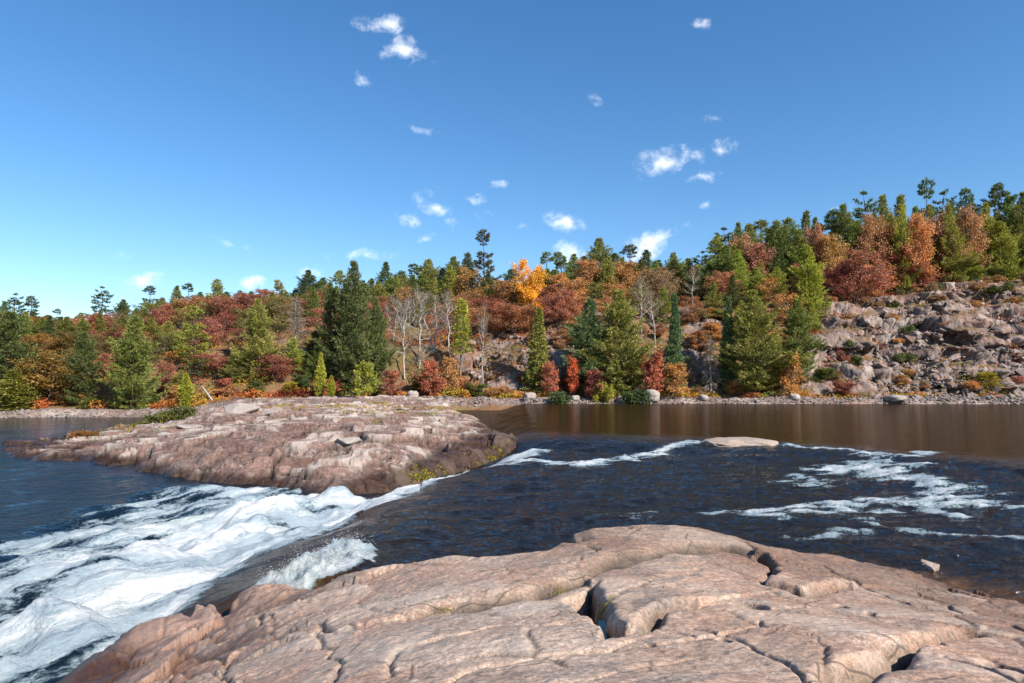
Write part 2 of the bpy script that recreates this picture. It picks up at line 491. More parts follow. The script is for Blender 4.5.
pit = pls([(560, 598), (575, 594), (588, 588), (598, 606), (606, 621), (622, 631), (641, 629), (634, 634), (622, 639), (604, 639), (596, 624), (585, 610), (572, 604)])

def fg_height(X, Y):
    wx = X + .10 * fbm(X * 1.1, Y * 1.1, 3, 3, .4); wy = Y + .10 * fbm(X * 1.1, Y * 1.1, 31, 3, .4)
    wx2 = X + .085 * fbm(X * 1.5 + Y, Y * 1.7 - X * .7, 5, 3, .42); wy2 = Y + .085 * fbm(X * 1.6 - Y * .6, Y * 1.5 + X, 8, 3, .42)
    z = fg_rbf(X, Y)
    low = sstep(.4, -.6, z)
    z = z + .045 * fbm(wx * .5, wy * .6, 11, 3, .4) * (1 + .5 * low)
    # foliation ribs in the gneiss
    a = R(28); s = X * math.cos(a) + Y * math.sin(a); t = -X * math.sin(a) + Y * math.cos(a)
    z = z + .003 * ridged(s * .7, t * 3.0 + .6 * noise(X, Y, 4), 17, 4) * (.6 + .3 * low)
    cav = np.zeros(X.shape); Dm = np.full(X.shape, 9.)
    for ci_, (pts, w, d, st, rch) in enumerate(CR):
        if ci_ in (7, 8): continue
        if ci_ not in (0, 1, 5, 6): w, d, st = w * .5, d * .6, st * .2
        D, S = segdist(wx2, wy2, pts)
        wv = w * .8 * (.6 + .8 * (noise(X * 1.7, Y * 1.7, 23) + .5))
        g = np.exp(-(D / wv) ** 2)
        z = z - d * g * .8
        st = st * .7
        z = z + st * np.where(S > 0, 1, 0) * np.exp(-D / rch) * sstep(-.02, w * .8 + .10, D)
        cav = np.maximum(cav, g * min(1, d / .12) * .8)
        Dm = np.minimum(Dm, D)
    z = z + .01 * (1 - np.exp(-Dm / .15))
    # random hairline joints
    f1, f2, idv = worley(wx2 * .62 + 3, wy2 * .9, 41)
    e = np.exp(-((f2 - f1) / .035) ** 2) * (noise(X * .8, Y * .8, 12) > -.05)
    z = z - .02 * e + .015 * (idv - .5) * (1 + 1.5 * low)
    f1, f2, idv2, tz = worley(wx2 * .95 + 3, wy2 * 1.25, 43, tilt=True)
    e2 = np.exp(-((f2 - f1) / .05) ** 2)
    z = z - .03 * e2 * low + .08 * (idv2 - .5) * low + .16 * tz * low
    f1, f2, idv3, tz3 = worley(wx2 * 4.3 + 3, wy2 * 5.5, 44, tilt=True)
    z = z + (.006 * (idv3 - .5) + .02 * tz3) * low + .004 * tz3
    cav = np.maximum(cav, e * .45); cav = np.maximum(cav, e2 * .5 * low)
    for (hx, hy), r, d in HOLES:
        D = np.hypot(wx2 - hx, (wy2 - hy) * .8); g = sstep(r * 1.15, r * .55, D)
        z = z - d * g; cav = np.maximum(cav, g * .7)
    sp = sdpoly(wx2, wy2, pit)
    g = sstep(-.03, .07, sp)
    z = z - .36 * g; cav = np.maximum(cav, g * .65)
    z = z + .008 * fbm(X * 7, Y * 7, 51, 4)
    sd = sdpoly(wx, wy, fg_poly)
    edge = sstep(.35, -.05, sd)
    z = z - .10 * edge - np.clip(-sd, 0, 3) * 1.5 - .25 * sstep(.0, -.15, sd)
    global FGB; FGB = np.clip(idv * .6 + idv2 * .4, 0, 1)
    return z, cav, sd

U = warp_axis(-1.9, -.82, .82, 1.7, .0024, .012)
Yr = 1.0 * np.exp(np.arange(0, math.log(14.5), .0042))
UU, YY = np.meshgrid(U, Yr); XX = UU * YY
zf, cav, sd = fg_height(XX, YY)
V = np.stack([XX, YY, zf], -1).reshape(-1, 3)
Fq = grid_faces(len(Yr), len(U), sd > -.9)
at = {'blk': (FGB.ravel(), 'POINT'), 'cav': (cav.ravel(), 'POINT'), 'wl': ((-.5 - .7 * sstep(-2.6, -5.2, XX)).ravel(), 'POINT')}
V, Fq, at = compact(V, Fq, at)
tag(obj('rocky_ground', mk_mesh('rocky_ground', V, Fq, M_rock, True, at)), 'smooth pink granite bedrock in the foreground, cut by joints and hollows', 'bedrock', kind='structure')

# ------------------------------------------------------------------ POINT (low rocky peninsula)
pen_front = [(-150, 452, -1.5), (-60, 450, -1.5), (0, 449, -1.5), (12, 458, -1.5), (50, 461, -1.5), (75, 461, -1.5), (107, 465, -1.5), (140, 464, -1.5), (146, 473, -1.5), (210, 479, -1.5), (280, 486, -1.5),
             (325, 496, -1.45), (360, 491, -1.35), (400, 479, -1.15), (440, 465, -.8), (480, 448, -.3), (507, 438, -.02), (512, 434, -.02)]
pen_back_r = [(500, 428, 0.), (480, 419, .0), (455, 410, .0), (434, 405, .0)]
pen_back_l = [(235, 414, -1.5), (190, 419, -1.5), (140, 423, -1.5), (105, 429, -1.5), (70, 435, -1.5), (25, 438, -1.5), (0, 441, -1.5), (-60, 443, -1.5), (-150, 446, -1.5)]
pen_poly = [onz(*p) for p in pen_front + pen_back_r] + [(-10, 125), (-48, 125)] + [onz(*p) for p in pen_back_l]
pc = [(*onz(*p), p[2] + (.28 if p[0] < 120 else .15)) for p in pen_front[::2] + pen_back_r[::2]] + [(*onz(*p), p[2] + .25) for p in pen_back_l]
for p in [(60, 448, -1.05), (120, 452, -.9), (170, 460, -.9), (150, 432, -.4), (200, 440, -.15), (250, 465, -.75), (330, 475, -.7), (300, 445, -.05), (400, 455, -.2), (350, 425, .5),
          (250, 420, .5), (420, 435, .25), (450, 425, .35), (200, 410, .9), (300, 406, 1.15), (380, 406, 1.1), (430, 409, .55), (470, 432, .2), (180, 418, .3), (400, 416, .7), (470, 421, .25)]:
    pc.append((*onz(*p), p[2] - .12))
pc += [(-20, 80, .75), (-30, 90, .5), (-12, 75, .7), (-25, 110, .7), (-15, 110, .6), (-38, 100, .5)]
pen_rbf = RBF(pc, 1.2)

def pen_height(X, Y):
    wx = X + .45 * fbm(X * .3, Y * .3, 3, 3, .45); wy = Y + .45 * fbm(X * .3, Y * .3, 61, 3, .45)
    z = pen_rbf(X, Y)
    z = z - (.38 * sstep(34, 46, Y) + .28 * sstep(42, 58, Y)) * sstep(95, 70, Y) - .12 * sstep(-9, -3, X) - .22 * sstep(-4.5, -1.0, X)
    a = R(24); s = wx * math.cos(a) + wy * math.sin(a); t = -wx * math.sin(a) + wy * math.cos(a)
    rg = ridged(s * .11, t * .42, 71, 5, .58)
    z = z + .20 * rg
    f1, f2, idv = worley(s * .28, t * .62, 73)
    e = np.exp(-((f2 - f1) / .07) ** 2)
    z = z + .50 * (idv - .5) - .2 * e
    g1, g2, idw = worley(s * .8, t * 1.5, 74)
    e3 = np.exp(-((g2 - g1) / .09) ** 2)
    z = z + .20 * (idw - .5) - .08 * e3
    z = z + .07 * fbm(X * 1.1, Y * 1.1, 75, 5)
    zq = (z + .035 * s + .12 * noise(X * .2, Y * .2, 76)) / .34; fq = zq - np.floor(zq)
    z = z + ((np.floor(zq) + sstep(.35, .65, fq)) - zq) * .34 * .65
    sd = sdpoly(wx, wy, pen_poly)
    z = z - .25 * sstep(.8, -.1, sd) - np.clip(-sd, 0, 6) * .9
    cav = np.clip(e * .55 + e3 * .4 + sstep(-.2, -1.1, rg) * .4, 0, .85)
    global PNB; PNB = np.clip(idv * .55 + idw * .45, 0, 1)
    return z, cav, sd

U = warp_axis(-1.15, -.8, .03, .2, .0019, .01)
Yr = 24 * np.exp(np.arange(0, math.log(124 / 24.), .0034))
UU, YY = np.meshgrid(U, Yr); XX = UU * YY
zp, cav, sd = pen_height(XX, YY)
V = np.stack([XX, YY, zp], -1).reshape(-1, 3)
Fq = grid_faces(len(Yr), len(U), sd > -2.2)
wl = -1.5 + 1.45 * sstep(-8, 0, XX)
at = {'blk': (PNB.ravel(), 'POINT'), 'cav': (cav.ravel(), 'POINT'), 'wl': (wl.ravel(), 'POINT')}
V, Fq, at = compact(V, Fq, at)
tag(obj('rocky_point', mk_mesh('rocky_point', V, Fq, M_point, True, at)), 'low reddish bedrock point jutting into the river beside the rapids', 'bedrock', kind='structure')

# ------------------------------------------------------------------ HILLSIDE
def pxu(p): return (np.asarray(p, float) - CX) / F_PX
HP = np.array([-500, -300, 0, 100, 200, 350, 480, 560, 640, 700, 735, 800, 870, 950, 1024, 1300, 1600])
HH = np.array([11, 12, 12, 13.5, 15, 15.5, 16.5, 16.5, 17, 18.5, 20, 20.5, 20.5, 23, 24, 23, 21])
D0 = np.array([6, 6, 6, 5, 4, 6, 5, 5, 5, 5, 5, 4, 5, 5, 4, 4, 4])
D1 = np.array([60, 60, 56, 56, 50, 45, 38, 34, 34, 32, 33, 36, 38, 40, 40, 40, 40])
BR = np.array([.1, .1, .1, .1, .3, .1, .5, .55, .3, .6, .3, .5, 1, 1, 1, 1, 1])      # how rocky
def shoreY(u):
    return np.interp(u, pxu([-600, 0, 200, 300, 430, 600, 1024, 1500]), [90, 93, 96, 101, 108, 109, 106, 100])
def hill_height(X, Y):
    u = X / Y; d = Y - shoreY(u); pu = pxu(HP)
    H = np.interp(u, pu, HH); d0 = np.interp(u, pu, D0); d1 = np.interp(u, pu, D1); br = np.interp(u, pu, BR)
    zb = np.interp(u, pxu([-600, 190, 235, 420, 440, 2000]), [-1.7, -1.7, -.35, -.35, -.25, -.25])
    dd = d + 3.5 * fbm(X * .06, Y * .06, 93, 4)
    d = d + 1.1 * noise(X * .22, Y * .22, 91) * sstep(12, 6, d)
    t = np.clip((dd - d0) / (d1 - d0), 0, 1)
    S = .55 * sstep(0, .42, t) + .45 * sstep(.38, 1, t)
    Sr = .26 * sstep(0, .4, t) + .34 * t + .40 * sstep(.3, .75, t)      # talus apron and cliff on the right
    rr = sstep(pxu(800), pxu(850), u)
    S = S * (1 - rr) + Sr * rr
    z = zb + 1.0 * sstep(-.5, 2.2, d) + .05 * np.clip(d, -20, 12) + H * S + .10 * np.clip(d - d1, 0, 35) - 1.2 * sstep(0, -4, d)
    rk = br * sstep(3, 7, d) * (1 - .9 * sstep(d1 - 2, d1 + 4, d))
    rk = np.clip(rk + .35 * noise(X * .09, Y * .09, 97) * br, 0, 1)
    # ledges
    hstep = 3.1
    q = z / hstep + .35 * fbm(X * .07, Y * .07, 95, 3); fr = q - np.floor(q)
    zt = (np.floor(q) + sstep(.35, .75, fr) - (q - z / hstep)) * hstep
    z = z + (zt - z) * .75 * rk * (1 - rr * .3 * sstep(.3, .1, t))
    f1, f2, idv = worley(X * .33 + z * .12, Y * .4 + z * .3, 98)
    g1, g2, idw = worley(X * .85, Y * .8 + z * .5, 99)
    e = np.exp(-((f2 - f1) / .08) ** 2); e3 = np.exp(-((g2 - g1) / .09) ** 2)
    z = z + rk * (.4 * (idv - .5) - .15 * e + .25 * (idw - .5)) + (.35 + .2 * rk) * fbm(X * .25, Y * .25, 96, 5)
    beach = sstep(-1, .3, d) * sstep(4.2, 2.5, d + .8 * noise(X * .3, Y * .3, 5))
    cav = np.clip(rk * (e * .8 + e3 * .5), 0, .9)
    return z, rk, beach, cav

U = warp_axis(-1.25, -.8, .8, 1.25, .0019, .008)
Yr = np.concatenate([np.arange(84, 150, .27), np.arange(150, 200, 1.0), np.arange(200, 420, 8)])
UU, YY = np.meshgrid(U, Yr); XX = UU * YY
zh, rk, bc, cav = hill_height(XX, YY)
zh = zh - 3.0 * sstep(200, 400, YY) * 3
# broken blocks on the cliff faces, pushed out along the view of the slope
q1, q2, qi, qt = worley(XX * .26 + .2 * fbm(XX * .2, zh * .3, 201, 3), zh * .42, 202, tilt=True)
p1, p2, pi_, pt_ = worley(XX * .7, zh * .95, 203, tilt=True)
qe = np.exp(-((q2 - q1) / .06) ** 2); pe = np.exp(-((p2 - p1) / .07) ** 2)
big_ = worley(XX * .10 + .3 * fbm(XX * .1, zh * .1, 208, 3), zh * .22, 209, tilt=True)
YY = YY - rk * (2.0 * (big_[2] - .5) + 2.2 * big_[3] + 1.3 * (qi - .5) + 1.6 * qt - .5 * qe + .4 * (pi_ - .5) + .8 * pt_ - .15 * pe + .35 * fbm(XX * .5, zh * .5, 204, 3))
cav = np.clip(rk * (qe * .7 + pe * .4), 0, .9); HB = np.clip(qi * .6 + pi_ * .4, 0, 1)
V = np.stack([XX, YY, zh], -1).reshape(-1, 3)
at = {'blk': (HB.ravel(), 'POINT'), 'rocky': (rk.ravel(), 'POINT'), 'beach': (bc.ravel(), 'POINT'), 'cav': (cav.ravel(), 'POINT')}
tag(obj('hillside', mk_mesh('hillside', V, grid_faces(len(Yr), len(U)), M_hill, True, at)), 'wooded rocky hillside with grey pink cliffs across the river', 'hillside', kind='structure')

# wide ground sheet below everything, out to the horizon
def ground_mat():
    m = NT('forest_floor'); c = m.coord(); n = m.noise(c, .05, 8, .6)
    return m.fin(m.princ(m.mix(m.ramp(n, .4, .6), (.05, .06, .025), (.10, .06, .03)), .95, None, .1).outputs[0])
s = 3000.0
gv = np.array([[-s, -s, -5], [s, -s, -5], [s, s, -5], [-s, s, -5]])
tag(obj('ground', mk_mesh('ground', gv, np.array([[0, 1, 2, 3]]), ground_mat(), False)), kind='structure')

def ghill(x, y):
    return float(hill_height(np.array([x]), np.array([y]))[0][0])
def gpen(x, y):
    return float(pen_height(np.array([x]), np.array([y]))[0][0])
def gland(x, y):
    return max(ghill(x, y), gpen(x, y)) if -60 < x < 5 and y < 124 else ghill(x, y)

# ------------------------------------------------------------------ RIVER
near_bank = [(-.5, 0), (-.5, 9.6), (-2.2, 10.7), (-3.6, 11.4)]
ledge = [onz(505, 436, 0), onz(560, 439, 0), onz(620, 441, 0), onz(690, 444, 0), onz(770, 446, 0), onz(840, 452, 0), onz(930, 458, 0), onz(1024, 468, 0), onz(1200, 480, 0)]
drop2 = sorted([onz(*p) for p in [(520, 444, -.15), (500, 458, -.35), (440, 477, -.6), (388, 499, -.65), (322, 535, -.75), (282, 560, -.8), (246, 592, -.9)]], key=lambda p: p[1])
def LN(pts, z, w, a): return (pl(pts, z), w, a)
FO = [
    LN([(500, 463), (530, 460), (560, 463), (600, 463), (640, 457), (690, 450)], -.35, .55, 1.1),
    LN([(640, 454), (665, 452), (700, 449)], -.3, .5, .8),
    LN([(508, 447), (530, 446), (545, 449)], -.15, .45, .9),
    LN([(787, 452), (822, 455), (862, 460), (912, 465), (930, 459)], -.3, .45, .9),
    LN([(832, 473), (862, 471), (902, 480), (937, 487), (957, 492), (940, 500), (905, 500)], -.4, .85, 1.05),
    LN([(812, 478), (800, 484)], -.4, .9, .5),
    LN([(870, 462), (900, 472), (925, 472)], -.35, .8, .7),
    LN([(727, 511), (782, 507), (822, 505), (877, 500), (912, 506), (947, 511)], -.45, .4, 1.0),
    LN([(760, 515), (830, 512), (890, 509)], -.45, .5, .6),
    LN([(955, 503), (1000, 507), (1060, 512)], -.45, .35, 1.0),
    LN([(880, 525), (942, 532), (1030, 542)], -.5, .3, .62),
    LN([(800, 538), (852, 530)], -.5, .3, .55),
    LN([(600, 517), (625, 515), (660, 514)], -.45, .25, .45),
]
polyA = [onz(*p) for p in [(514, 447, -.2), (552, 451, -.3), (505, 463, -.4), (440, 477, -.6), (385, 499, -.7), (320, 534, -.85), (252, 551, -1.1), (262, 562, -1.15), (226, 581, -1.3), (234, 603, -1.3),
                           (200, 634, -1.5), (130, 650, -1.5), (60, 684, -1.5), (-140, 800, -1.5), (-180, 640, -1.6), (0, 588, -1.6), (100, 556, -1.6), (190, 520, -1.6), (290, 500, -1.5), (360, 494, -1.3), (440, 468, -.8)]]
polyB = [onz(*p) for p in [(360, 490, -1.4), (270, 486, -1.5), (190, 485, -1.5), (125, 498, -1.6), (60, 522, -1.6), (0, 548, -1.6), (-120, 590, -1.6), (-160, 800, -1.6), (70, 683, -1.6), (205, 610, -1.45), (215, 585, -1.35), (300, 525, -1.0), (385, 497, -.75)]]
polyC = [onz(*p) for p in [(380, 556, -.65), (365, 551, -.65), (345, 549, -.65), (328, 557, -.7), (305, 573, -.8), (262, 597, -1.), (240, 612, -1.1), (300, 610, -.9), (335, 590, -.7), (376, 572, -.65)]]

def river(X, Y):
    u = X / np.maximum(Y, .1)
    lx = np.array([p[0] for p in ledge]); ly = np.array([p[1] for p in ledge])
    L = np.interp(X, lx, ly); L = np.where(u < -.13 - .0 * Y, 400, L)
    L = np.where((X < lx[0]) & (u >= -.13), ly[0] - (lx[0] - X) * 1.2, L)
    s1 = L - Y + .35 * noise(X * .4, Y * .1, 101)
    wd = 1 + .35 * np.clip(X - 6, 0, 10); z = -.33 * sstep(-.3 * wd, 2.6 * wd, s1) - .22 * sstep(2.6, 16, s1)
    dl = near_bank + [q for q in drop2 if q[1] > 11.9]
    xd = np.interp(Y, [p[1] for p in dl], [p[0] for p in dl])
    s2 = (xd - X) * .85 + .35 * noise(X * .5, Y * .5, 102)
    z = z - .95 * sstep(-1.3, 2.4, s2)
    A = sdpoly(X + .5 * noise(X * .5, Y * .5, 103), Y + .7 * noise(X * .5, Y * .5, 104), polyA)
    B = sdpoly(X + .8 * noise(X * .3, Y * .3, 105), Y + 1.2 * noise(X * .3, Y * .3, 106), polyB)
    Cc = sdpoly(X + .12 * noise(X * 2.2, Y * 2.2, 107), Y + .12 * noise(X * 2.2, Y * 2.2, 108), polyC)
    fo = np.maximum(1.15 * sstep(-.25, 1.0, A), .60 * sstep(-.8, 1.6, B) + .16 * sstep(1, 4, B))
    fo = np.maximum(fo, 1.2 * sstep(-.05, .22, Cc))
    ln = np.zeros(X.shape)
    for pts, w, a in FO:
        D, _ = segdist(X + .5 * noise(X * .7, Y * .7, 109), Y + .5 * noise(X * .7, Y * .7, 110), pts)
        ln = np.maximum(ln, a * (.72 + .40 * fbm(X * 1.6, Y * 1.2, 131, 4, .6)) * np.exp(-(D / (w * .95)) ** 2) + .20 * np.exp(-(D / (w * 2.2)) ** 2))
    fo = np.maximum(fo, ln)
    # flow-aligned streak coordinates: the current swings from -x to down-left
    turn = sstep(2.5, -3.5, s2 * -1)
    a = R(205) * (1 - turn) + R(243) * turn
    # fixed frames blended, to avoid shear far from the origin
    def fr(ang):
        return X * math.cos(ang) + Y * math.sin(ang), -X * math.sin(ang) + Y * math.cos(ang)
    sA, tA = fr(R(190)); sB, tB = fr(R(241))
    calm = sstep(1.5, -9, s1)
    rough = 1 - calm
    wv = fbm(sA * .35, tA * .9, 111, 5, .55) * .085 + ridged(sA * .9, tA * 1.6, 112, 3) * .022
    wB = (noise(sB * .30, tB * .55, 113) + .5 * noise(sB * .35, tB * 1.3, 213) + .25 * noise(sB * .6, tB * 2.8, 313)) * .22 + (1 - 2 * np.abs(noise(sB * .25, tB * .9, 114))) * .05
    lower = sstep(0, 2.5, s2)
    foamy = np.clip(fo, 0, 1)
    far = sstep(60, 35, Y)
    w = (wv * (1 - lower) + (wB * (.3 + 1.5 * foamy)) * lower) * rough * (.25 + .75 * far)
    tongue = np.exp(-((s2 + .2) / 1.3) ** 2) * (1 - foamy)
    w = w * (1 - .8 * np.exp(-((s2 - .5) / 1.6) ** 2) * (foamy < .5) * sstep(27, 22, Y)) * (1 - .3 * tongue)
    z = z + w + .08 * ln * rough * (1 + .6 * noise(X * 1.3, Y * 1.3, 115)) - .10 * np.exp(-((s1 - 2.2) / .8) ** 2)
    z = z + foamy * .055 * lower * fbm(X * 1.9, Y * 1.6, 119, 5, .6)
    z = z + foamy * (.05 * (noise(sB * .6, tB * 3.0, 116) + .6 * noise(sB * 1.3, tB * 6.0, 216)) * (.4 + .6 * lower) + .05 * lower * (1 - 2 * np.abs(noise(sB * .35, tB * 1.1, 117))))
    # standing waves at the foot of the chute
    z = z + .42 * foamy * lower * np.exp(-((s2 - 3.4) / .9) ** 2) * (.7 + .9 * noise(X * .6, Y * .5, 118)) + foamy * lower * (.13 * noise(X * 1.1, Y * .9, 151) + .07 * noise(X * 2.4, Y * 1.9, 152))
    z = z + sstep(-.1, .45, Cc) * (.02 * fbm(X * 7, Y * 7, 141, 3, .6) + .18 + .12 * fbm(X * 3, Y * 3, 119, 4, .6)) 
    z = z + calm * .004 * fbm(X * .8, Y * 1.6, 120, 3)
    # blend for streaks
    sf = sA * (1 - lower) + sB * lower
    an = lambda S, T, sd_: noise(S, T, sd_) + .6 * noise(S * 1.7, T * 2.1, sd_ + 1) + .4 * noise(S * 2.9, T * 4.3, sd_ + 2) + .25 * noise(S * 5, T * 8.7, sd_ + 3)
    wob = .5 * noise(X * .25, Y * .25, 5)
    fs = fbm(sA * .7, tA * 2.6, 121, 5, .62) * (1 - lower) + an(sB * .22, tB * 1.0 + wob, 122) * lower
    fo = fo + .55 * fs * (.35 + .65 * foamy) * (.25 + .9 * (foamy > .02)) - .06 * foamy * lower 
    fo = fo - 1.2 * sstep(.05, -.35, A) * sstep(.0, -.2, Cc) * sstep(3.2, 2.0, s2) * sstep(27, 22, Y) * sstep(-6.0, -4.0, s2)
    return z, fo, s1, s2, lower, rough

U = warp_axis(-2.2, -.82, .82, 1.5, .0022, .012)
Yr = 5.0 * np.exp(np.arange(0, math.log(116 / 5.), .0052))
UU, YY = np.meshgrid(U, Yr); XX = UU * YY
zr, fo, s1, s2, lower, rough = river(XX, YY)
V = np.stack([XX, YY, zr], -1).reshape(-1, 3)
# shallows: where bedrock lies close under the surface
zfg, _, sdf = fg_height(XX, YY)
shal = np.where(YY < 15, sstep(-1.6, 0, sdf), 0) * (1 - lower)
at = {'foam': (fo.ravel(), 'POINT'), 'rough': ((rough * (.4 + .6 * sstep(90, 40, YY)) * (1 - .75 * np.exp(-((s2 - .6) / 1.5) ** 2) * sstep(27, 22, YY))).ravel(), 'POINT'), 'lower': (lower.ravel(), 'POINT'), 'shal': (shal.ravel(), 'POINT'),
      'tongue': ((np.exp(-((s2 + .3) / 1.4) ** 2) * sstep(24, 14, YY)).ravel(), 'POINT')}

def water_material():
    m = NT('river_water')
    c = m.coord()
    cw = m.coord(scale=(.8, 1.7, 1))
    cb = m.coordT((1, .16, 1), (0, 0, R(-29)))
    n1 = m.noise(cw, 1.6, 4, .6, .3); n2 = m.noise(cw, 6.5, 4, .6, .2); n3 = m.noise(cw, 22, 3, .6)
    rg = m.attr('rough')
    pool = m.math('ADD', m.math('MULTIPLY', m.noise(m.coord(scale=(.5, 1.8, 1)), 2.2, 3, .5), .035), m.math('MULTIPLY', m.noise(m.coord(scale=(.22, .7, 1)), .8, 2, .5), .03))
    rap = m.math('ADD', m.math('MULTIPLY', n1, .17), m.math('MULTIPLY', n2, .03))
    rap = m.math('ADD', rap, m.math('MULTIPLY', n3, .004))
    h = m.math('ADD', m.math('MULTIPLY', rap, rg), m.math('MULTIPLY', pool, m.math('SUBTRACT', 1.0, rg)))
    nrm = m.bump(h, 1.0, 1.0)
    deep = m.mix(rg, (.040, .020, .006), (.009, .006, .003))
    deep = m.mix(m.attr('lower'), deep, (.004, .009, .014))
    deep = m.mix(m.math('MULTIPLY', m.attr('shal'), m.ramp(n1, .35, .6, .2, 1)), deep, (.10, .045, .014))
    deep = m.mix(m.math('MULTIPLY', m.attr('tongue'), m.ramp(m.noise(cb, 1.1, 4, .6), .4, .65, 0, .8)), deep, (.055, .035, .008))
    w = m.princ(deep, .09, nrm, .5, 1.333)
    m.l(m.ramp(rg, 0, .6, .10, .5), w.inputs['Specular IOR Level'])
    # foam
    fa = m.math('MINIMUM', m.attr('foam'), 1.15)
    fn = m.noise(cb, 3.0, 8, .66, .4); fnx = m.noise(m.coordT((.45, 1.2, 1), (0, 0, R(12))), 3.4, 9, .75, .8)
    mf = m.n('Mix', data_type='FLOAT'); m.l(m.attr('lower'), mf.inputs[0]); m.l(fnx, mf.inputs[2]); m.l(fn, mf.inputs[3]); fn = mf.outputs[0]; fn2 = m.noise(m.coordT((1, .5, 1), (0, 0, R(-29))), 11, 6, .72, .3)
    f = m.math('ADD', fa, m.math('MULTIPLY', m.math('SUBTRACT', fn, .5), 1.15))
    f = m.math('ADD', f, m.math('MULTIPLY', m.math('SUBTRACT', fn2, .5), 1.15))
    mask = m.ramp(f, .40, .75)
    thick = m.ramp(f, .5, 1.25)
    fcol = m.mix(thick, (.22, .30, .34), (.60, .61, .61))
    fcol = m.mix(m.ramp(m.noise(cb, 1.3, 8, .7, .5), .43, .60, 0, .8), fcol, (.25, .32, .37))
    fcol = m.mix(m.ramp(m.noise(cb, .9, 4, .6), .52, .7, 0, .22), fcol, (.52, .56, .45))
    fh = m.math('ADD', m.math('MULTIPLY', fn, .5), m.math('MULTIPLY', fn2, .3))
    fh = m.math('ADD', fh, m.math('MULTIPLY', m.noise(c, 40, 3, .7), .08))
    fp = m.princ(fcol, .75, m.bump(fh, .9, .34), .2)
    mx = m.n('MixShader'); m.l(mask, mx.inputs[0])
    dfs = m.n('BsdfDiffuse'); dfs.inputs[0].default_value = (.016, .009, .004, 1)  # dark diffuse dims smooth water's reflections, standing in for shading by tiny waves
    dim_refl = m.n('MixShader'); m.l(m.ramp(rg, 0, .7, .5, 0), dim_refl.inputs[0]); m.l(w.outputs[0], dim_refl.inputs[1]); m.l(dfs.outputs[0], dim_refl.inputs[2]); m.l(dim_refl.outputs[0], mx.inputs[1]); m.l(fp.outputs[0], mx.inputs[2])
    return m.fin(mx.outputs[0])
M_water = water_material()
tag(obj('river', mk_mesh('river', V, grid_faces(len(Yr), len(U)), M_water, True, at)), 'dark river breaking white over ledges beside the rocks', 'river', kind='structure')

# flying drops over the white water (countless)
def spray():
    n = 60000
    X = rng.uniform(-14, 3, n); Y = rng.uniform(9, 30, n)
    z, fo, s1, s2, lo, rg = river(X, Y)
    Cc = sdpoly(X, Y, polyC); A_ = sdpoly(X, Y, polyA)
    pr = np.clip(fo - .85, 0, 1) * (A_ > 1.0) * .25 + .5 * (Cc > .12)
    k = rng.random(n) < pr * .75
    n2 = 1400
    ang = rng.choice(np.where(Cc > .12)[0], n2)
    X = np.concatenate([X[k], X[ang] + rng.normal(0, .06, n2)]); Y = np.concatenate([Y[k], Y[ang] + rng.normal(0, .06, n2)])
    z = np.concatenate([z[k] + rng.exponential(.06, k.sum()), z[ang] + rng.exponential(.07, n2)])
    r = rng.uniform(.002, .0065, len(X)) * np.clip(Y / 16, .7, 1.6)
    P = np.stack([X, Y, z], 1)
    T = np.array([[1, 0, 0], [-1, 0, 0], [0, 1, 0], [0, -1, 0], [0, 0, 1], [0, 0, -1]], float)
    V = P[:, None] + T[None] * r[:, None, None] * rng.uniform(.6, 1.5, (len(P), 1, 3))
    f = np.array([[0, 2, 4], [2, 1, 4], [1, 3, 4], [3, 0, 4], [2, 0, 5], [1, 2, 5], [3, 1, 5], [0, 3, 5]])
    Fq = (np.arange(len(P)) * 6)[:, None, None] + f[None]
    m = NT('spray_drops'); mm = m.fin(m.princ((.9, .92, .92), .5, None, .4).outputs[0])
    tag(obj('spray', mk_mesh('spray', V.reshape(-1, 3), Fq.reshape(-1, 3), mm)), 'white drops flying over the rapids', 'spray', kind='stuff')
spray()

# still water in the joint of the foreground rock
pw = pls([(598, 614), (612, 614), (645, 622), (650, 634), (624, 644), (600, 642)])
PZ = float(np.median(fg_height(np.array([q[0] for q in pls([(608, 628), (615, 634), (625, 635)])]), np.array([q[1] for q in pls([(608, 628), (615, 634), (625, 635)])]))[0])) * 0 + .635
cx_, cy_ = np.mean(pw, axis=0)
m = NT('rock_pool_water'); nn = m.noise(m.coord(), 6, 3, .5)
m.fin(m.princ((.012, .035, .028), .03, m.bump(nn, .2, .01), .5, 1.333).outputs[0])
V = np.array([[x, y, PZ] for x, y in pw] + [[x, y, PZ - .07] for x, y in pw])
me = bpy.data.meshes.new('rock_pool'); k = len(pw)
me.from_pydata(V.tolist(), [], [list(range(k)), list(range(2 * k - 1, k - 1, -1))] + [[i, k + i, k + (i + 1) % k, (i + 1) % k] for i in range(k)])
me.materials.append(m.m)
tag(obj('rock_pool', me), 'small green puddle in the deep joint of the foreground rock', 'water', kind='structure')
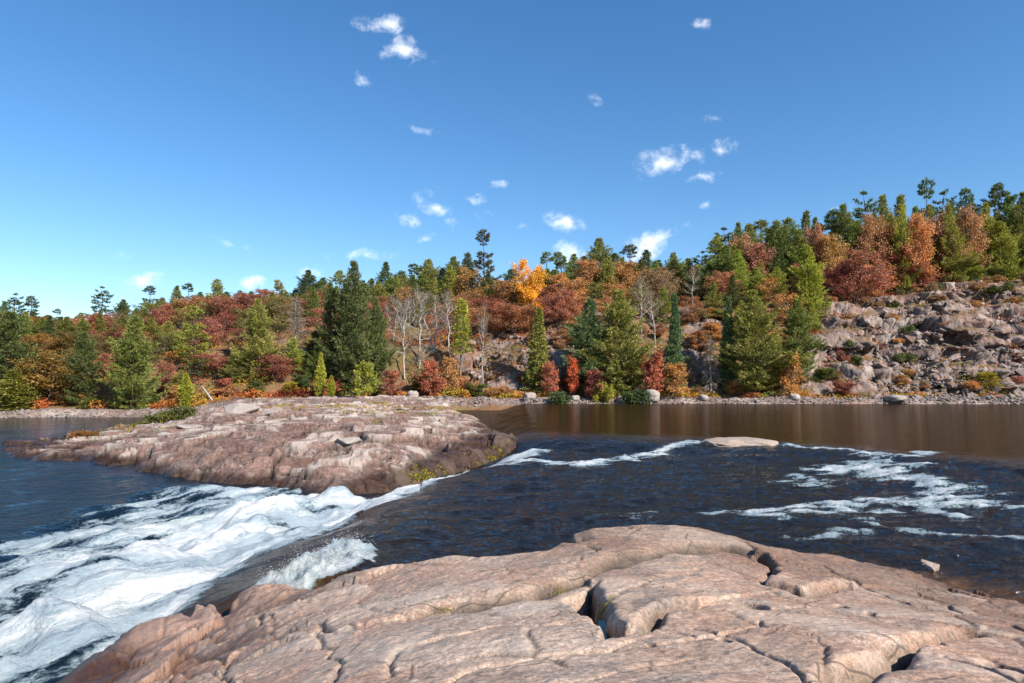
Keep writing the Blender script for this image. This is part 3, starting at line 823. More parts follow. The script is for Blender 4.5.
# ------------------------------------------------------------------ PLANT BUILDING
def blades(P, D, L, W, k, spread, seed, tint=None, planar=0.):
    """k thin leaf blades at each point P around direction D"""
    r = np.random.default_rng(seed)
    P = np.repeat(P, k, 0); D = np.repeat(D, k, 0); n = len(P)
    v = D + r.normal(0, spread, (n, 3)); v /= np.linalg.norm(v, axis=1, keepdims=True)
    a = r.normal(0, 1, (n, 3)); a[:, 2] *= (1 - planar)
    w = np.cross(v, a); w /= np.linalg.norm(w, axis=1, keepdims=True) + 1e-9
    l = (L * r.uniform(.6, 1.25, n))[:, None]; ww = (W * r.uniform(.7, 1.3, n))[:, None]
    V = np.stack([P, P + v * l * .55 + w * ww * .5, P + v * l, P + v * l * .55 - w * ww * .5], 1).reshape(-1, 3)
    Fq = np.arange(n * 4).reshape(-1, 4)
    t = r.uniform(0, 1, n) if tint is None else np.clip(np.repeat(tint, k) + r.uniform(-.25, .25, n), 0, 1)
    return V, Fq, np.repeat(t, 4)

def crown_mesh(name, V, Fq, T, mat):
    return mk_mesh(name, V, Fq, mat, False, {'tint': (T, 'POINT')})
def trunk_mesh(name, segs, sides=5):
    V, Fq = tubes(segs, sides); return mk_mesh(name, V, Fq, M_bark, True)

def wander(H, lean, seed, n=8, amp=.012):
    r = random.Random(seed); pts = [Vector((0, 0, -.6))]; x = y = 0
    for i in range(1, n + 1):
        x += r.gauss(lean[0] * H / n, amp * H / 2); y += r.gauss(lean[1] * H / n, amp * H / 2)
        pts.append(Vector((x, y, H * i / n)))
    return pts
def on_trunk(pts, H, z):
    n = len(pts) - 1; t = min(max(z / H * n, 0), n - .001); i = int(t)
    return pts[i].lerp(pts[i + 1], t - i)

def _(): pass
def make_pine(seed, H=16, Rr=3.4, t0=.12, style='young', blade=(.42, .10), dens=1.0):
    r = random.Random(seed)
    tp = wander(H, (r.gauss(0, .01), 0), seed)
    r0 = .013 * H
    segs = [(*tp[i], *tp[i + 1], r0 * (1 - i / 8) + .02, r0 * (1 - (i + 1) / 8) + .015) for i in range(8)]
    P, D, T = [], [], []
    z = t0 * H; az = r.random() * 6.28
    gaps = [(r.uniform(.2, .95), r.uniform(.02, .05)) for _ in range(3)] if style == 'old' else []
    while z < H * .985:
        t = z / H; u = (t - t0) / (1 - t0)
        if style == 'young': prof = (1 - u ** 1.25) ** .95 * (.68 + .32 * min(1, u / .2)) * (.92 + .16 * math.sin(u * 17 + seed * 2)) + .04
        elif style == 'broad': prof = (1 - u ** 1.35) * (.60 + .40 * min(1, u / .22)) * (.9 + .18 * math.sin(u * 14 + seed * 2)) + .04
        elif style == 'old': prof = (.78 + .22 * math.sin(u * 9 + seed)) * (1 - u ** 1.8) ** .9 * (.6 + .4 * min(1, u / .25)) + .10
        elif style == 'spruce': prof = (1 - u) ** .95 + .02
        elif style == 'cedar': prof = min(1, (1 - u) * 1.6) * min(1, .5 + u * 2) * .9 + .05
        else: prof = (1 - u) ** .6 * .8 + .1
        if any(abs(t - g) < w_ for g, w_ in gaps): z += .3; continue
        nb = {'young': 6, 'broad': 7, 'old': 5, 'spruce': 8, 'cedar': 8, 'thin': 5}[style]
        for b in range(nb):
            az += 6.283 / nb + r.uniform(-.45, .45)
            Lb = Rr * prof * (r.uniform(.45, 1.2) if style in ('young', 'broad', 'old') else r.uniform(.65, 1.15))
            if style == 'old' and r.random() < .18: continue
            el = {'young': -.05 + .75 * u, 'broad': .02 + .75 * u, 'old': .10 + .45 * u, 'spruce': -.28 + .5 * u, 'cedar': .35 + .5 * u, 'thin': .2 + .4 * u}[style] + r.uniform(-.12, .12)
            up = {'young': .28, 'broad': .30, 'old': .16, 'spruce': .14, 'cedar': .25, 'thin': .1}[style]
            base = on_trunk(tp, H, z + r.uniform(-.15, .15))
            hd = Vector((math.cos(az), math.sin(az), 0))
            dv = hd * math.cos(el) + Vector((0, 0, math.sin(el)))
            f = lambda s: base + dv * (s * Lb) + Vector((0, 0, up * Lb * s * s))
            rb = .010 * Lb + .008
            if style != 'cedar':
                pp = [f(s) for s in (0, .35, .7, 1)]
                for i in range(3): segs.append((*pp[i], *pp[i + 1], rb * (1 - i * .28), rb * (.72 - i * .28)))
            step = .24 / dens; ns = max(2, int(Lb / step)); bt = r.uniform(0, 1) * .5
            s0 = .30 if style in ('young', 'broad', 'spruce') else (.45 if style == 'old' else .12)
            for i in range(ns):
                s = s0 + (1 - s0) * (i + r.random() * .6) / ns
                p = f(min(s, 1)); side = Vector((-hd.y, hd.x, 0))
                tw = Lb * .34 * (1.12 - s) + .12
                for sg in (-1, 1):
                    m = max(1, int(tw / .32))
                    for j in range(m):
                        q = p + (side * sg * .85 + dv * .55) * (tw * (j + r.uniform(.3, 1)) / m) + Vector((r.gauss(0, .05), r.gauss(0, .05), r.gauss(0, .07)))
                        P.append(q); D.append(side * sg * .6 + dv * .6 + Vector((0, 0, .55 if style in ('young', 'broad', 'old', 'thin') else (-.15 if style == 'spruce' else .8))))
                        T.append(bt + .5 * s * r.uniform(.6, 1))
            P.append(f(1)); D.append(dv + Vector((0, 0, .4))); T.append(.8)
        z += {'young': .46, 'broad': .66, 'old': .62, 'spruce': .34, 'cedar': .26, 'thin': .45}[style] * (1.15 - .5 * u) * H / 16 * r.uniform(.8, 1.2)
    for k in range(5):
        P.append(tp[-1] - Vector((0, 0, .12 * k))); D.append(Vector((0, 0, 1))); T.append(.7)
    P = np.array([tuple(p) for p in P]); D = np.array([tuple(d) for d in D]); T = np.array(T)
    k = {'young': 5, 'broad': 6, 'old': 7, 'spruce': 5, 'cedar': 5, 'thin': 5}[style]
    V, Fq, tt = blades(P, D, blade[0], blade[1], k, .55, seed, T)
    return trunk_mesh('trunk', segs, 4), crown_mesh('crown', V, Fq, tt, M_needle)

def limbs(seed, H, fork=.3, spread=.55, levels=3, Rr=2.5, steep=.7, nb=20, wob=.02, double=True):
    """a leader with side limbs at every height, each dividing again"""
    r = random.Random(seed); segs, tips = [], []
    stems = 2 if double and r.random() < .6 else 1
    def grow(p, d, L, rad, lv):
        n = 3; q = p
        for i in range(n):
            d2 = (d + Vector((r.gauss(0, .14), r.gauss(0, .14), r.gauss(.06, .09)))).normalized()
            q2 = q + d2 * (L / n)
            segs.append((*q, *q2, max(rad * (1 - .25 * i), .010), max(rad * (.75 - .25 * i), .008)))
            q, d = q2, d2
            if lv >= 1: tips.append((q.copy(), d.copy(), lv))
            if lv < levels:
                for k in range(2 if i else 1):
                    side = Vector((r.gauss(0, 1), r.gauss(0, 1), r.gauss(.1, .5))).normalized()
                    grow(q, (d + side * spread * 1.4).normalized(), L * r.uniform(.38, .58), rad * .5, lv + 1)
        if lv == levels or lv == 0: tips.append((q.copy(), d.copy(), lv))
    for s_ in range(stems):
        lean = (r.gauss(0, .05) + (.16 * (s_ * 2 - 1) if stems > 1 else 0), r.gauss(0, .05)); hs = H * (1 if s_ == 0 else r.uniform(.8, .95))
        tp = wander(hs, lean, seed + s_, 8, wob)
        r0 = .011 * H
        for i in range(8): segs.append((*tp[i], *tp[i + 1], r0 * (1 - i / 8.5) + .01, r0 * (1 - (i + 1) / 8.5) + .01))
        for b in range(nb // stems + 2):
            u = (b + r.random() * .8) / (nb // stems + 2); t_ = fork + (1 - fork) * u * .96
            prof = math.sin(math.pi * min(1, .18 + .80 * u)) ** .7
            L = Rr * (.35 + .75 * prof) * r.uniform(.7, 1.15) * (.95 if stems == 1 else .72)
            az = b * 2.4 + r.uniform(-.5, .5); el = steep * (.45 + .75 * u) + r.uniform(-.15, .15)
            d = Vector((math.cos(az) * math.cos(el), math.sin(az) * math.cos(el), math.sin(el)))
            grow(on_trunk(tp, hs, t_ * hs), d, L, r0 * .42 * (1 - .6 * u) + .008, 1)
        tips.append((tp[-1].copy(), Vector((0, 0, 1)), 3))
    return segs, tips

def fit(segs, tips, H, Rr):
    S = np.array(segs); zmax = S[:, 5].max(); rx = np.percentile(np.abs(S[:, 3:5]), 97)
    sz = H / zmax; sr = Rr / max(rx, .1)
    S[:, [2, 5]] = np.where(S[:, [2, 5]] > 0, S[:, [2, 5]] * sz, S[:, [2, 5]]); S[:, [0, 1, 3, 4]] *= sr
    P = np.array([[t[0].x * sr, t[0].y * sr, t[0].z * sz] for t in tips]); D = np.array([tuple(t[1]) for t in tips])
    return S, P, D

def make_broadleaf(seed, H=9, Rr=2.6, fork=.22, k=16, leaf=(.24, .17), spreadp=.42, keep=.95, levels=2):
    segs, tips = limbs(seed, H, fork, .55, levels, Rr)
    S, P, D = fit(segs, tips, H * .96, Rr * .92)
    r = np.random.default_rng(seed)
    clump = fbm(P[:, 0] * .7 + seed, P[:, 2] * .7 + P[:, 1] * .4, seed, 2)
    m = (r.random(len(P)) < keep) & (clump > -.45); P, D = P[m], D[m]
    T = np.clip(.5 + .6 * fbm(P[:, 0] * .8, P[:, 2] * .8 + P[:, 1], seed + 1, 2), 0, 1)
    P2 = np.repeat(P, k, 0) + r.normal(0, spreadp, (len(P) * k, 3)) * [1, 1, .75]
    V, Fq, tt = blades(P2, r.normal(0, 1, P2.shape), leaf[0], leaf[1], 1, .1, seed, np.repeat(T, k))
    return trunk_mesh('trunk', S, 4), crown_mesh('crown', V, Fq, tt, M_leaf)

def make_bare(seed, H=11, Rr=1.9, fork=.32):
    segs, tips = limbs(seed, H, fork, .38, 2, Rr, 1.15, 16, .03)
    S, P, D = fit(segs, tips, H, Rr)
    S[:, 6:] = np.maximum(S[:, 6:], .018)
    # the crown of a leafless tree is its spray of twigs
    r = np.random.default_rng(seed)
    P2 = np.repeat(P, 3, 0) + r.normal(0, .10, (len(P) * 3, 3)); D2 = np.repeat(D, 3, 0) + [0, 0, .5]
    V, Fq, tt = blades(P2, D2, .65, .03, 1, .45, seed)
    return trunk_mesh('trunk', S, 4), crown_mesh('crown', V, Fq, tt, M_leaf)

def make_dead_conifer(seed, H=9, Rr=1.7, droop=-.5):
    r = random.Random(seed); tp = wander(H, (0, 0), seed)
    segs = [(*tp[i], *tp[i + 1], .16 * (1 - i / 8) + .02, .16 * (1 - (i + 1) / 8) + .02) for i in range(8)]
    P, D = [], []; z = .1 * H
    while z < H * .98:
        for b in range(6):
            az = r.random() * 6.28; L = Rr * (1 - z / H) ** .7 * r.uniform(.5, 1.1) + .1
            b0 = on_trunk(tp, H, z); p = b0; d = Vector((math.cos(az), math.sin(az), .1)).normalized()
            for i in range(3):
                d = (d + Vector((0, 0, droop * .5))).normalized(); q = p + d * L / 3; segs.append((*p, *q, .03, .018)); p = q
                for j in range(3): P.append(tuple(p)); D.append((d.x, d.y, -.4))
        z += .28
    V, Fq, tt = blades(np.array(P), np.array(D), .5, .03, 2, .5, seed)
    return trunk_mesh('trunk', segs, 4), crown_mesh('crown', V, Fq, tt, M_leaf)

def make_bush(seed, H=1.5, Rr=1.3, leaf=(.17, .12), n=2600):
    r = np.random.default_rng(seed)
    segs = []
    for k in range(9):
        a = r.random() * 6.28; rr = Rr * r.uniform(.2, .75)
        m = (math.cos(a) * rr * .4, math.sin(a) * rr * .4, H * .45); e = (math.cos(a) * rr, math.sin(a) * rr, H * r.uniform(.6, .95))
        segs += [(0, 0, -.2, *m, .03, .02), (*m, *e, .02, .008)]
    nc = 26; a = r.random(nc) * 6.28; q = np.sqrt(r.random(nc)) * Rr * .8
    C = np.stack([np.cos(a) * q, np.sin(a) * q, H * (.15 + .75 * r.random(nc) * np.sqrt(np.clip(1 - (q / Rr) ** 2, .1, 1)))], 1)
    ci = r.integers(0, nc, n); P = C[ci] + r.normal(0, .17 * Rr, (n, 3)) * [1, 1, .7]; P[:, 2] = np.abs(P[:, 2])
    V, Fq, tt = blades(P, r.normal(0, 1, P.shape), leaf[0], leaf[1], 1, .1, seed, r.random(nc)[ci])
    return trunk_mesh('stem', segs, 4), crown_mesh('foliage', V, Fq, tt, M_leaf)

TPL = {}
def add_tpl(kind, H, Rr, meshes): TPL.setdefault(kind, []).append((H, Rr, meshes))
for i in range(4): add_tpl('pine', 16, 3.6, make_pine(100 + i, 16, 3.6, .05, blade=(.46, .085)))
for i in range(4): add_tpl('broad', 16, 4.2, make_pine(150 + i, 16, 5.2, .03, 'broad', (.48, .085), .95))
for i in range(4): add_tpl('oldpine', 16, 3.0, make_pine(200 + i, 16, 3.2, .10 + .05 * i, 'old', (.44, .085), 1.2))
for i in range(2): add_tpl('spruce', 11, 1.9, make_pine(300 + i, 11, 1.9, .04, 'spruce', (.30, .09), 1.2))
for i in range(2): add_tpl('cedar', 7, 1.2, make_pine(400 + i, 7, 1.2, .03, 'cedar', (.26, .10), 1.1))
add_tpl('larch', 13, 1.7, make_pine(500, 13, 1.7, .38, 'thin', (.34, .09), 1.1))
for i in range(4): add_tpl('maple', 9, 3.0, make_broadleaf(600 + i, 9, 3.0, .16, 15, (.25, .18), .36))
for i in range(3): add_tpl('sparse', 9, 2.7, make_broadleaf(700 + i, 9, 2.7, .2, 5, (.24, .17), .34, .8))
for i in range(2): add_tpl('sapling', 4, 1.1, make_broadleaf(800 + i, 4, 1.1, .10, 9, (.17, .12), .16, .95, 2))
for i in range(3): add_tpl('bare', 11, 2.2, make_bare(900 + i))
add_tpl('dead', 9, 1.7, make_dead_conifer(1000)); add_tpl('snag', 9, 2.2, make_dead_conifer(1001, 9, 2.2, .1))
for i in range(3): add_tpl('bush', 1.5, 1.3, make_bush(1100 + i))

KIND = {  'broad': ('pine_tree', 'pine', 'pine tree', (.10, .08, .065)),  # name, word, category, trunk colour
    'pine': ('pine_tree', 'pine', 'pine tree', (.10, .08, .065)), 'oldpine': ('pine_tree', 'pine', 'pine tree', (.12, .10, .085)),
    'spruce': ('spruce_tree', 'spruce', 'spruce tree', (.10, .08, .065)), 'cedar': ('cedar_tree', 'cedar', 'cedar tree', (.14, .10, .08)),
    'larch': ('larch_tree', 'larch', 'larch tree', (.22, .18, .15)), 'maple': ('maple_tree', 'maple', 'maple tree', (.20, .17, .15)),
    'sparse': ('oak_tree', 'oak', 'oak tree', (.22, .19, .17)), 'sapling': ('maple_sapling', 'sapling', 'sapling', (.22, .18, .15)),
    'bare': ('birch_tree', 'birch', 'birch tree', (.50, .46, .42)), 'dead': ('dead_tree', 'dead spruce', 'dead tree', (.40, .38, .36)),
    'snag': ('dead_tree', 'dead pine', 'dead tree', (.45, .42, .39)), 'bush': ('bush', 'bush', 'bush', (.14, .10, .08))}
PLANTS = []
def plant(kind, col, X, Y, H, width=None, label=None, group=None, tpl=None, info=None, zoff=0., tilt=0., trunkcol=None):
    L = TPL[kind]; TH_, TR, (tm, cm) = L[(tpl if tpl is not None else rng.integers(len(L))) % len(L)]
    nm, word, cat, tc = KIND[kind]
    z = gland(X, Y) + zoff
    root = bpy.data.objects.new(nm, None); COL.objects.link(root); root.empty_display_size = .3
    root.location = (X, Y, z)
    sz = H / TH_; sr = sz * rng.uniform(.9, 1.1) if width is None else (width / 2) / TR
    root.scale = (sr, sr, sz); root.rotation_euler = (0, tilt, rng.random() * 6.28 if tilt == 0 else 0)
    pn = ('stem', 'foliage') if kind == 'bush' else ('trunk', 'crown')
    a = obj(pn[0], tm, root); a.color = (*(trunkcol or tc), 1)
    b = obj(pn[1], cm, root); b.color = (*col, 1)
    root['category'] = cat
    px, py = topix(X, Y, z + H * .55)
    PLANTS.append(dict(o=root, kind=kind, word=word, px=px, py=py, pt=topix(X, Y, z + H)[1], pb=topix(X, Y, z)[1], X=X, Y=Y, H=H, z=z, label=label, group=group, col=info))
    if label: root['label'] = label
    if group: root['group'] = group
    return root

def at_px(kind, col, px, top, d, wpx=None, label=None, colname=None, **kw):
    """a plant whose foot is d metres inland at bearing px and whose top reaches pixel row top"""
    x, y, w_ = ray(px, 370); u = x / y
    Y = float(shoreY(np.array([u]))[0]) + d
    for _ in range(2):
        X = aty(px, 370, Y)[0]
    z = gland(X, Y); H = aty(px, top, Y)[2] - z
    H = max(H, 1.0)
    if wpx and kind in ('pine', 'oldpine', 'broad'): wpx = min(wpx, {'oldpine': .6, 'pine': .6, 'broad': .85}[kind] * H * F_PX / Y)
    kw.setdefault('group', None)
    return plant(kind, col, X, Y, H, None if wpx is None else wpx / F_PX * Y, label, info=colname, **kw)

G_DK = (.095, .120, .040); G_MD = (.165, .195, .052); G_YG = (.27, .28, .062); G_TL = (.115, .165, .075); G_OL = (.225, .225, .06)
C_RED = (.34, .125, .09); C_RUST = (.38, .185, .10); C_ORG = (.44, .23, .09); C_YEL = (.78, .38, .03); C_BRN = (.30, .17, .10)
C_SAL = (.42, .14, .085); C_CRM = (.26, .075, .07); C_LIM = (.30, .31, .05); C_TAN = (.22, .15, .09); C_GRY = (.24, .20, .18)

LM = [
    ('broad', G_MD, 132, 317, 4, 58, 'broad mid green pine at the left shore, standing before red maples'),
    ('broad', G_DK, 84, 332, 7, 44, 'dark olive pine between the orange maple and the broad left-shore pine'),
    ('maple', (.22, .13, .03), 48, 352, 6, 66, 'wide orange and green maple on the left shore with a rounded crown'),
    ('broad', G_DK, 12, 312, 7, 70, 'dark shaggy pine at the far left edge above the inlet'),
    ('cedar', G_OL, 18, 372, 3, 40, 'low dull green cedar at the water under the far left pine'),
    ('oldpine', G_DK, 10, 294, 62, 34, 'small flat-topped pine silhouetted at the far left skyline'),
    ('oldpine', G_DK, 28, 296, 60, 30, 'second small flat-topped pine silhouetted from the far left'),
    ('oldpine', G_DK, 101, 287, 66, 28, 'lone pine with a spiky silhouette above the left skyline'),
    ('oldpine', G_YG, 193, 306, 16, 46, 'open yellow-green pine with a pale bare lower trunk on the left slope'),
    ('cedar', C_LIM, 186, 374, 3, 16, 'small bright yellow-green cedar behind the low dark bush on the point'),
    ('broad', (.095, .115, .040), 352, 264, 8, 56, 'tallest dark broad pine near the middle, behind the rocky point'),
    ('broad', (.095, .115, .042), 330, 288, 12, 36, 'dark pine half hidden by the tallest dark pine, on its near side to the left'),
    ('broad', G_DK, 376, 300, 10, 32, 'dark pine leaning out from behind the tallest dark pine, toward the grey birches'),
    ('sapling', C_LIM, 365, 362, -6, 24, 'small lime green sapling with a white stem before the dark pine'),
    ('cedar', C_LIM, 320, 354, 2, 12, 'yellow-green columnar cedar at the foot of the dark pine'),
    ('cedar', C_LIM, 331, 376, 0, 10, 'short lime cedar beside the yellow-green columnar cedar'),
    ('broad', G_OL, 258, 300, 12, 44, 'olive yellow pine on the slope left of the grey dead pine'),
    ('snag', C_GRY, 294, 297, 16, 34, 'grey dead pine with bristling bare limbs among red maples'),
    ('bare', C_GRY, 405, 300, 12, 34, 'grey leafless birch nearest to the tallest dark pine'),
    ('bare', C_GRY, 418, 292, 14, 38, 'grey leafless birch, second from the tallest dark pine'),
    ('bare', C_GRY, 433, 288, 15, 40, 'tall spreading grey birch in the middle of the bare clump'),
    ('bare', C_GRY, 447, 294, 17, 34, 'grey leafless birch behind the yellow-green larch'),
    ('larch', C_LIM, 459, 300, 10, 26, 'slender yellow-green larch on a long bare trunk beside grey birches'),
    ('bare', C_TAN, 483, 306, 8, 20, 'thin pale birch rising before the cliff below the ragged skyline pine'),
    ('oldpine', (.085, .078, .038), 484, 230, 40, 34, 'tall ragged brownish pine standing highest on the middle skyline'),
    ('maple', C_YEL, 531, 259, 30, 28, 'bright orange-yellow maple on the skyline', ),
    ('spruce', G_OL, 539, 308, 6, 32, 'narrow olive spruce standing alone before the middle cliff'),
    ('broad', G_TL, 589, 300, 6, 62, 'broad bluish green pine on the left of the twin shore pines'),
    ('broad', G_OL, 618, 291, 5, 68, 'broad yellowish green pine on the right of the twin shore pines'),
    ('spruce', (.10, .165, .075), 672, 295, 7, 24, 'narrow pointed blue-green spruce beside the twin shore pines'),
    ('bare', C_TAN, 641, 276, 18, 34, 'tall pale birch with crossing limbs above the twin shore pines'),
    ('bare', C_TAN, 655, 290, 15, 28, 'pale bare birch just left of the pointed blue-green spruce'),
    ('dead', C_GRY, 710, 338, 6, 26, 'grey drooping dead spruce on the shore'),
    ('broad', G_OL, 758, 291, 5, 72, 'broad dark olive pine on the shore between dead spruce and right cliff'),
    ('spruce', G_TL, 727, 298, 7, 22, 'narrow dark spruce rising behind the grey dead spruce'),
    ('broad', G_MD, 797, 300, 8, 46, 'mid green pine at the foot of the right cliff, behind the broad olive pine'),
    ('broad', (.30, .32, .05), 811, 246, 24, 46, 'bright yellow-green pine growing above the right cliff edge'),
    ('maple', C_RED, 858, 252, 28, 52, 'wide crimson maple crown above the left end of the bare cliff'),
    ('maple', C_RUST, 880, 226, 42, 44, 'rust orange maple high behind the wide crimson maple'),
    ('maple', C_CRM, 838, 262, 27, 34, 'dark red maple between yellow-green pine and wide crimson maple'),
    ('maple', (.24, .06, .045), 908, 248, 40, 40, 'dull red maple at the top of the bare cliff before green pines'),
    ('broad', G_MD, 850, 206, 44, 44, 'rounded mid green pine above the crimson maple'),
    ('oldpine', G_TL, 873, 192, 52, 40, 'tall open pine above the rust orange maple'),
    ('oldpine', G_TL, 932, 180, 56, 36, 'highest pine of the right skyline with a bare stepped top'),
    ('broad', G_MD, 925, 214, 48, 52, 'broad green pine below the highest right skyline pine'),
    ('broad', G_OL, 958, 226, 42, 48, 'dense olive pine at the cliff top right of the highest skyline pine'),
    ('oldpine', G_TL, 976, 190, 56, 36, 'flat-crowned pine near the right end of the skyline'),
    ('oldpine', G_DK, 1003, 186, 54, 44, 'dark full pine closest to the right end of the skyline'),
    ('broad', (.28, .29, .06), 1008, 222, 43, 44, 'yellowish pine at the cliff top by the right edge'),
    ('sapling', C_SAL, 550, 362, 3, 16, 'pinkish red sapling at the shore beside the lone narrow spruce'),
    ('sapling', (.50, .12, .05), 574, 356, 3, 14, 'orange-red sapling left of the twin shore pines'),
    ('sapling', C_CRM, 595, 369, 1.5, 20, 'crimson sapling under the bluish twin pine'),
    ('sapling', C_SAL, 650, 353, 3, 24, 'salmon red sapling between the twin pines and the pointed spruce'),
    ('sapling', C_ORG, 676, 363, 2.5, 24, 'orange sapling at the foot of the pointed blue-green spruce'),
    ('sapling', C_ORG, 789, 352, 3, 26, 'orange and red sapling under the mid green pine at the cliff foot'),
    ('sapling', C_SAL, 430, 360, 5, 20, 'coral red sapling below the bare grey birches'),
    ('sapling', C_RED, 391, 370, 4, 20, 'low crimson sapling at the foot of the tallest dark pine'),
    ('sapling', C_ORG, 448, 357, 6, 20, 'orange sapling below the yellow-green larch'),
    ('bush', (.30, .27, .03), 603, 381, 1, 21, 'round yellow bush at the shore under the twin pines'),
    ('bush', (.07, .10, .03), 558, 391, .2, 24, 'low green bush on the shore stones near the pinkish sapling'),
    ('bush', (.05, .075, .025), 636, 389, .3, 30, 'low dark green bush behind the round white boulder'),
]
for it in LM:
    kind, col, px, top, d, wpx, lab = it[:7]
    at_px(kind, col, px, top, d, wpx, lab)

REF = [(132, 360, 'the broad left-shore pine'), (48, 380, 'the wide orange-green maple'), (12, 360, 'the far left shaggy pine'), (193, 345, 'the pale-trunked pine'),
       (352, 330, 'the tallest dark pine'), (258, 340, 'the olive yellow pine'), (294, 330, 'the grey dead pine'), (433, 320, 'the bare grey birches'), (459, 335, 'the yellow-green larch'),
       (484, 265, 'the ragged skyline pine'), (531, 272, 'the orange-yellow maple'), (539, 345, 'the lone narrow spruce'), (604, 345, 'the twin shore pines'), (672, 335, 'the pointed blue-green spruce'),
       (641, 300, 'the tall pale birch'), (710, 368, 'the drooping dead spruce'), (758, 340, 'the broad olive shore pine'), (811, 268, 'the bright yellow-green pine'), (858, 268, 'the wide crimson maple'),
       (932, 200, 'the highest right skyline pine'), (101, 298, 'the lone spiky skyline pine'), (976, 210, 'the flat-crowned right pine'), (893, 390, 'the flat pink shore boulder'), (200, 285, 'the pale-trunked pine')]

SKY_T = np.array([(-80, 302), (0, 300), (28, 300), (60, 303), (85, 305), (100, 297), (120, 298), (150, 288), (200, 280), (240, 281), (280, 277), (330, 268), (370, 265), (420, 258), (460, 252), (500, 266), (540, 258), (590, 243),
                  (615, 240), (660, 250), (700, 250), (735, 222), (780, 217), (840, 210), (875, 200), (930, 190), (975, 196), (1024, 190), (1120, 190)], float)
def taken(px, d, r=9):
    return any(abs(p['px'] - px) < r and abs(p['d'] - d) < 6 for p in FILL)
FILL = []
def fill(kind, col, cn, px, top, d, wpx=None, row=''):
    n0 = len(PLANTS); at_px(kind, col, px, top, d, wpx, None, cn)
    PLANTS[-1]['row'] = row; return PLANTS[-1]
def jit(c, s=.18):
    k = rng.uniform(1 - s, 1 + s); return tuple(float(np.clip(v * k * rng.uniform(.92, 1.08), 0, 1)) for v in c)
def d1_at(px): return float(np.interp(px, HP, D1))
# the pines along the skyline
px = -50.
while px < 1085:
    base = float(np.interp(px, SKY_T[:, 0], SKY_T[:, 1])); dd = d1_at(px)
    near = min((abs(px - p['px']) for p in PLANTS if p['label'] and p['pt'] < base + 14), default=99)
    if near > 9:
        tall = rng.random() < .55
        c, cn = [(G_DK, 'dark green'), (G_MD, 'mid green'), (G_TL, 'bluish green'), (G_OL, 'olive green'), (G_YG, 'yellow-green')][rng.choice(5, p=[.3, .26, .2, .14, .10])]
        fill(('oldpine', 'pine', 'broad')[rng.choice(3, p=[.32, .14, .54])], jit(c), cn, px, base + (rng.uniform(-3, 5) if tall else rng.uniform(5, 16)), dd + rng.uniform(10, 26), rng.uniform(30, 52), 'sky')
    if rng.random() < .8: fill('broad', jit(G_MD if rng.random() < .5 else G_OL), 'leaf green', px + rng.uniform(3, 9), base + rng.uniform(12, 22), dd + rng.uniform(4, 12), rng.uniform(26, 40), 'crest')
    px += rng.uniform(10, 16)
# a closed second row of darker evergreens and broadleaves just below the crest
px = -50.
while px < 1080:
    base = float(np.interp(px, SKY_T[:, 0], SKY_T[:, 1])); dd = d1_at(px)
    ev = .72 if (px < 130 or 300 < px < 400 or px > 900) else .5
    if 560 < px < 600 or 490 < px < 525: ev = .15
    if rng.random() < ev:
        c, cn = [(G_DK, 'dark green'), (G_MD, 'mid green'), (G_OL, 'olive green'), (G_YG, 'yellow-green')][rng.choice(4, p=[.25, .3, .25, .2])]
        k = 'broad' if rng.random() < .6 else 'pine'
    else:
        c, cn = [(C_RUST, 'rust red'), (C_RED, 'deep red'), (C_BRN, 'brown'), (C_ORG, 'orange')][rng.choice(4, p=[.45, .22, .08, .25])]
        k = 'maple'
    fill(k, jit(c), cn, px, base + rng.uniform(10, 25), dd + rng.uniform(-1, 7), rng.uniform(26, 40), 'crest')
    px += rng.uniform(13, 21)
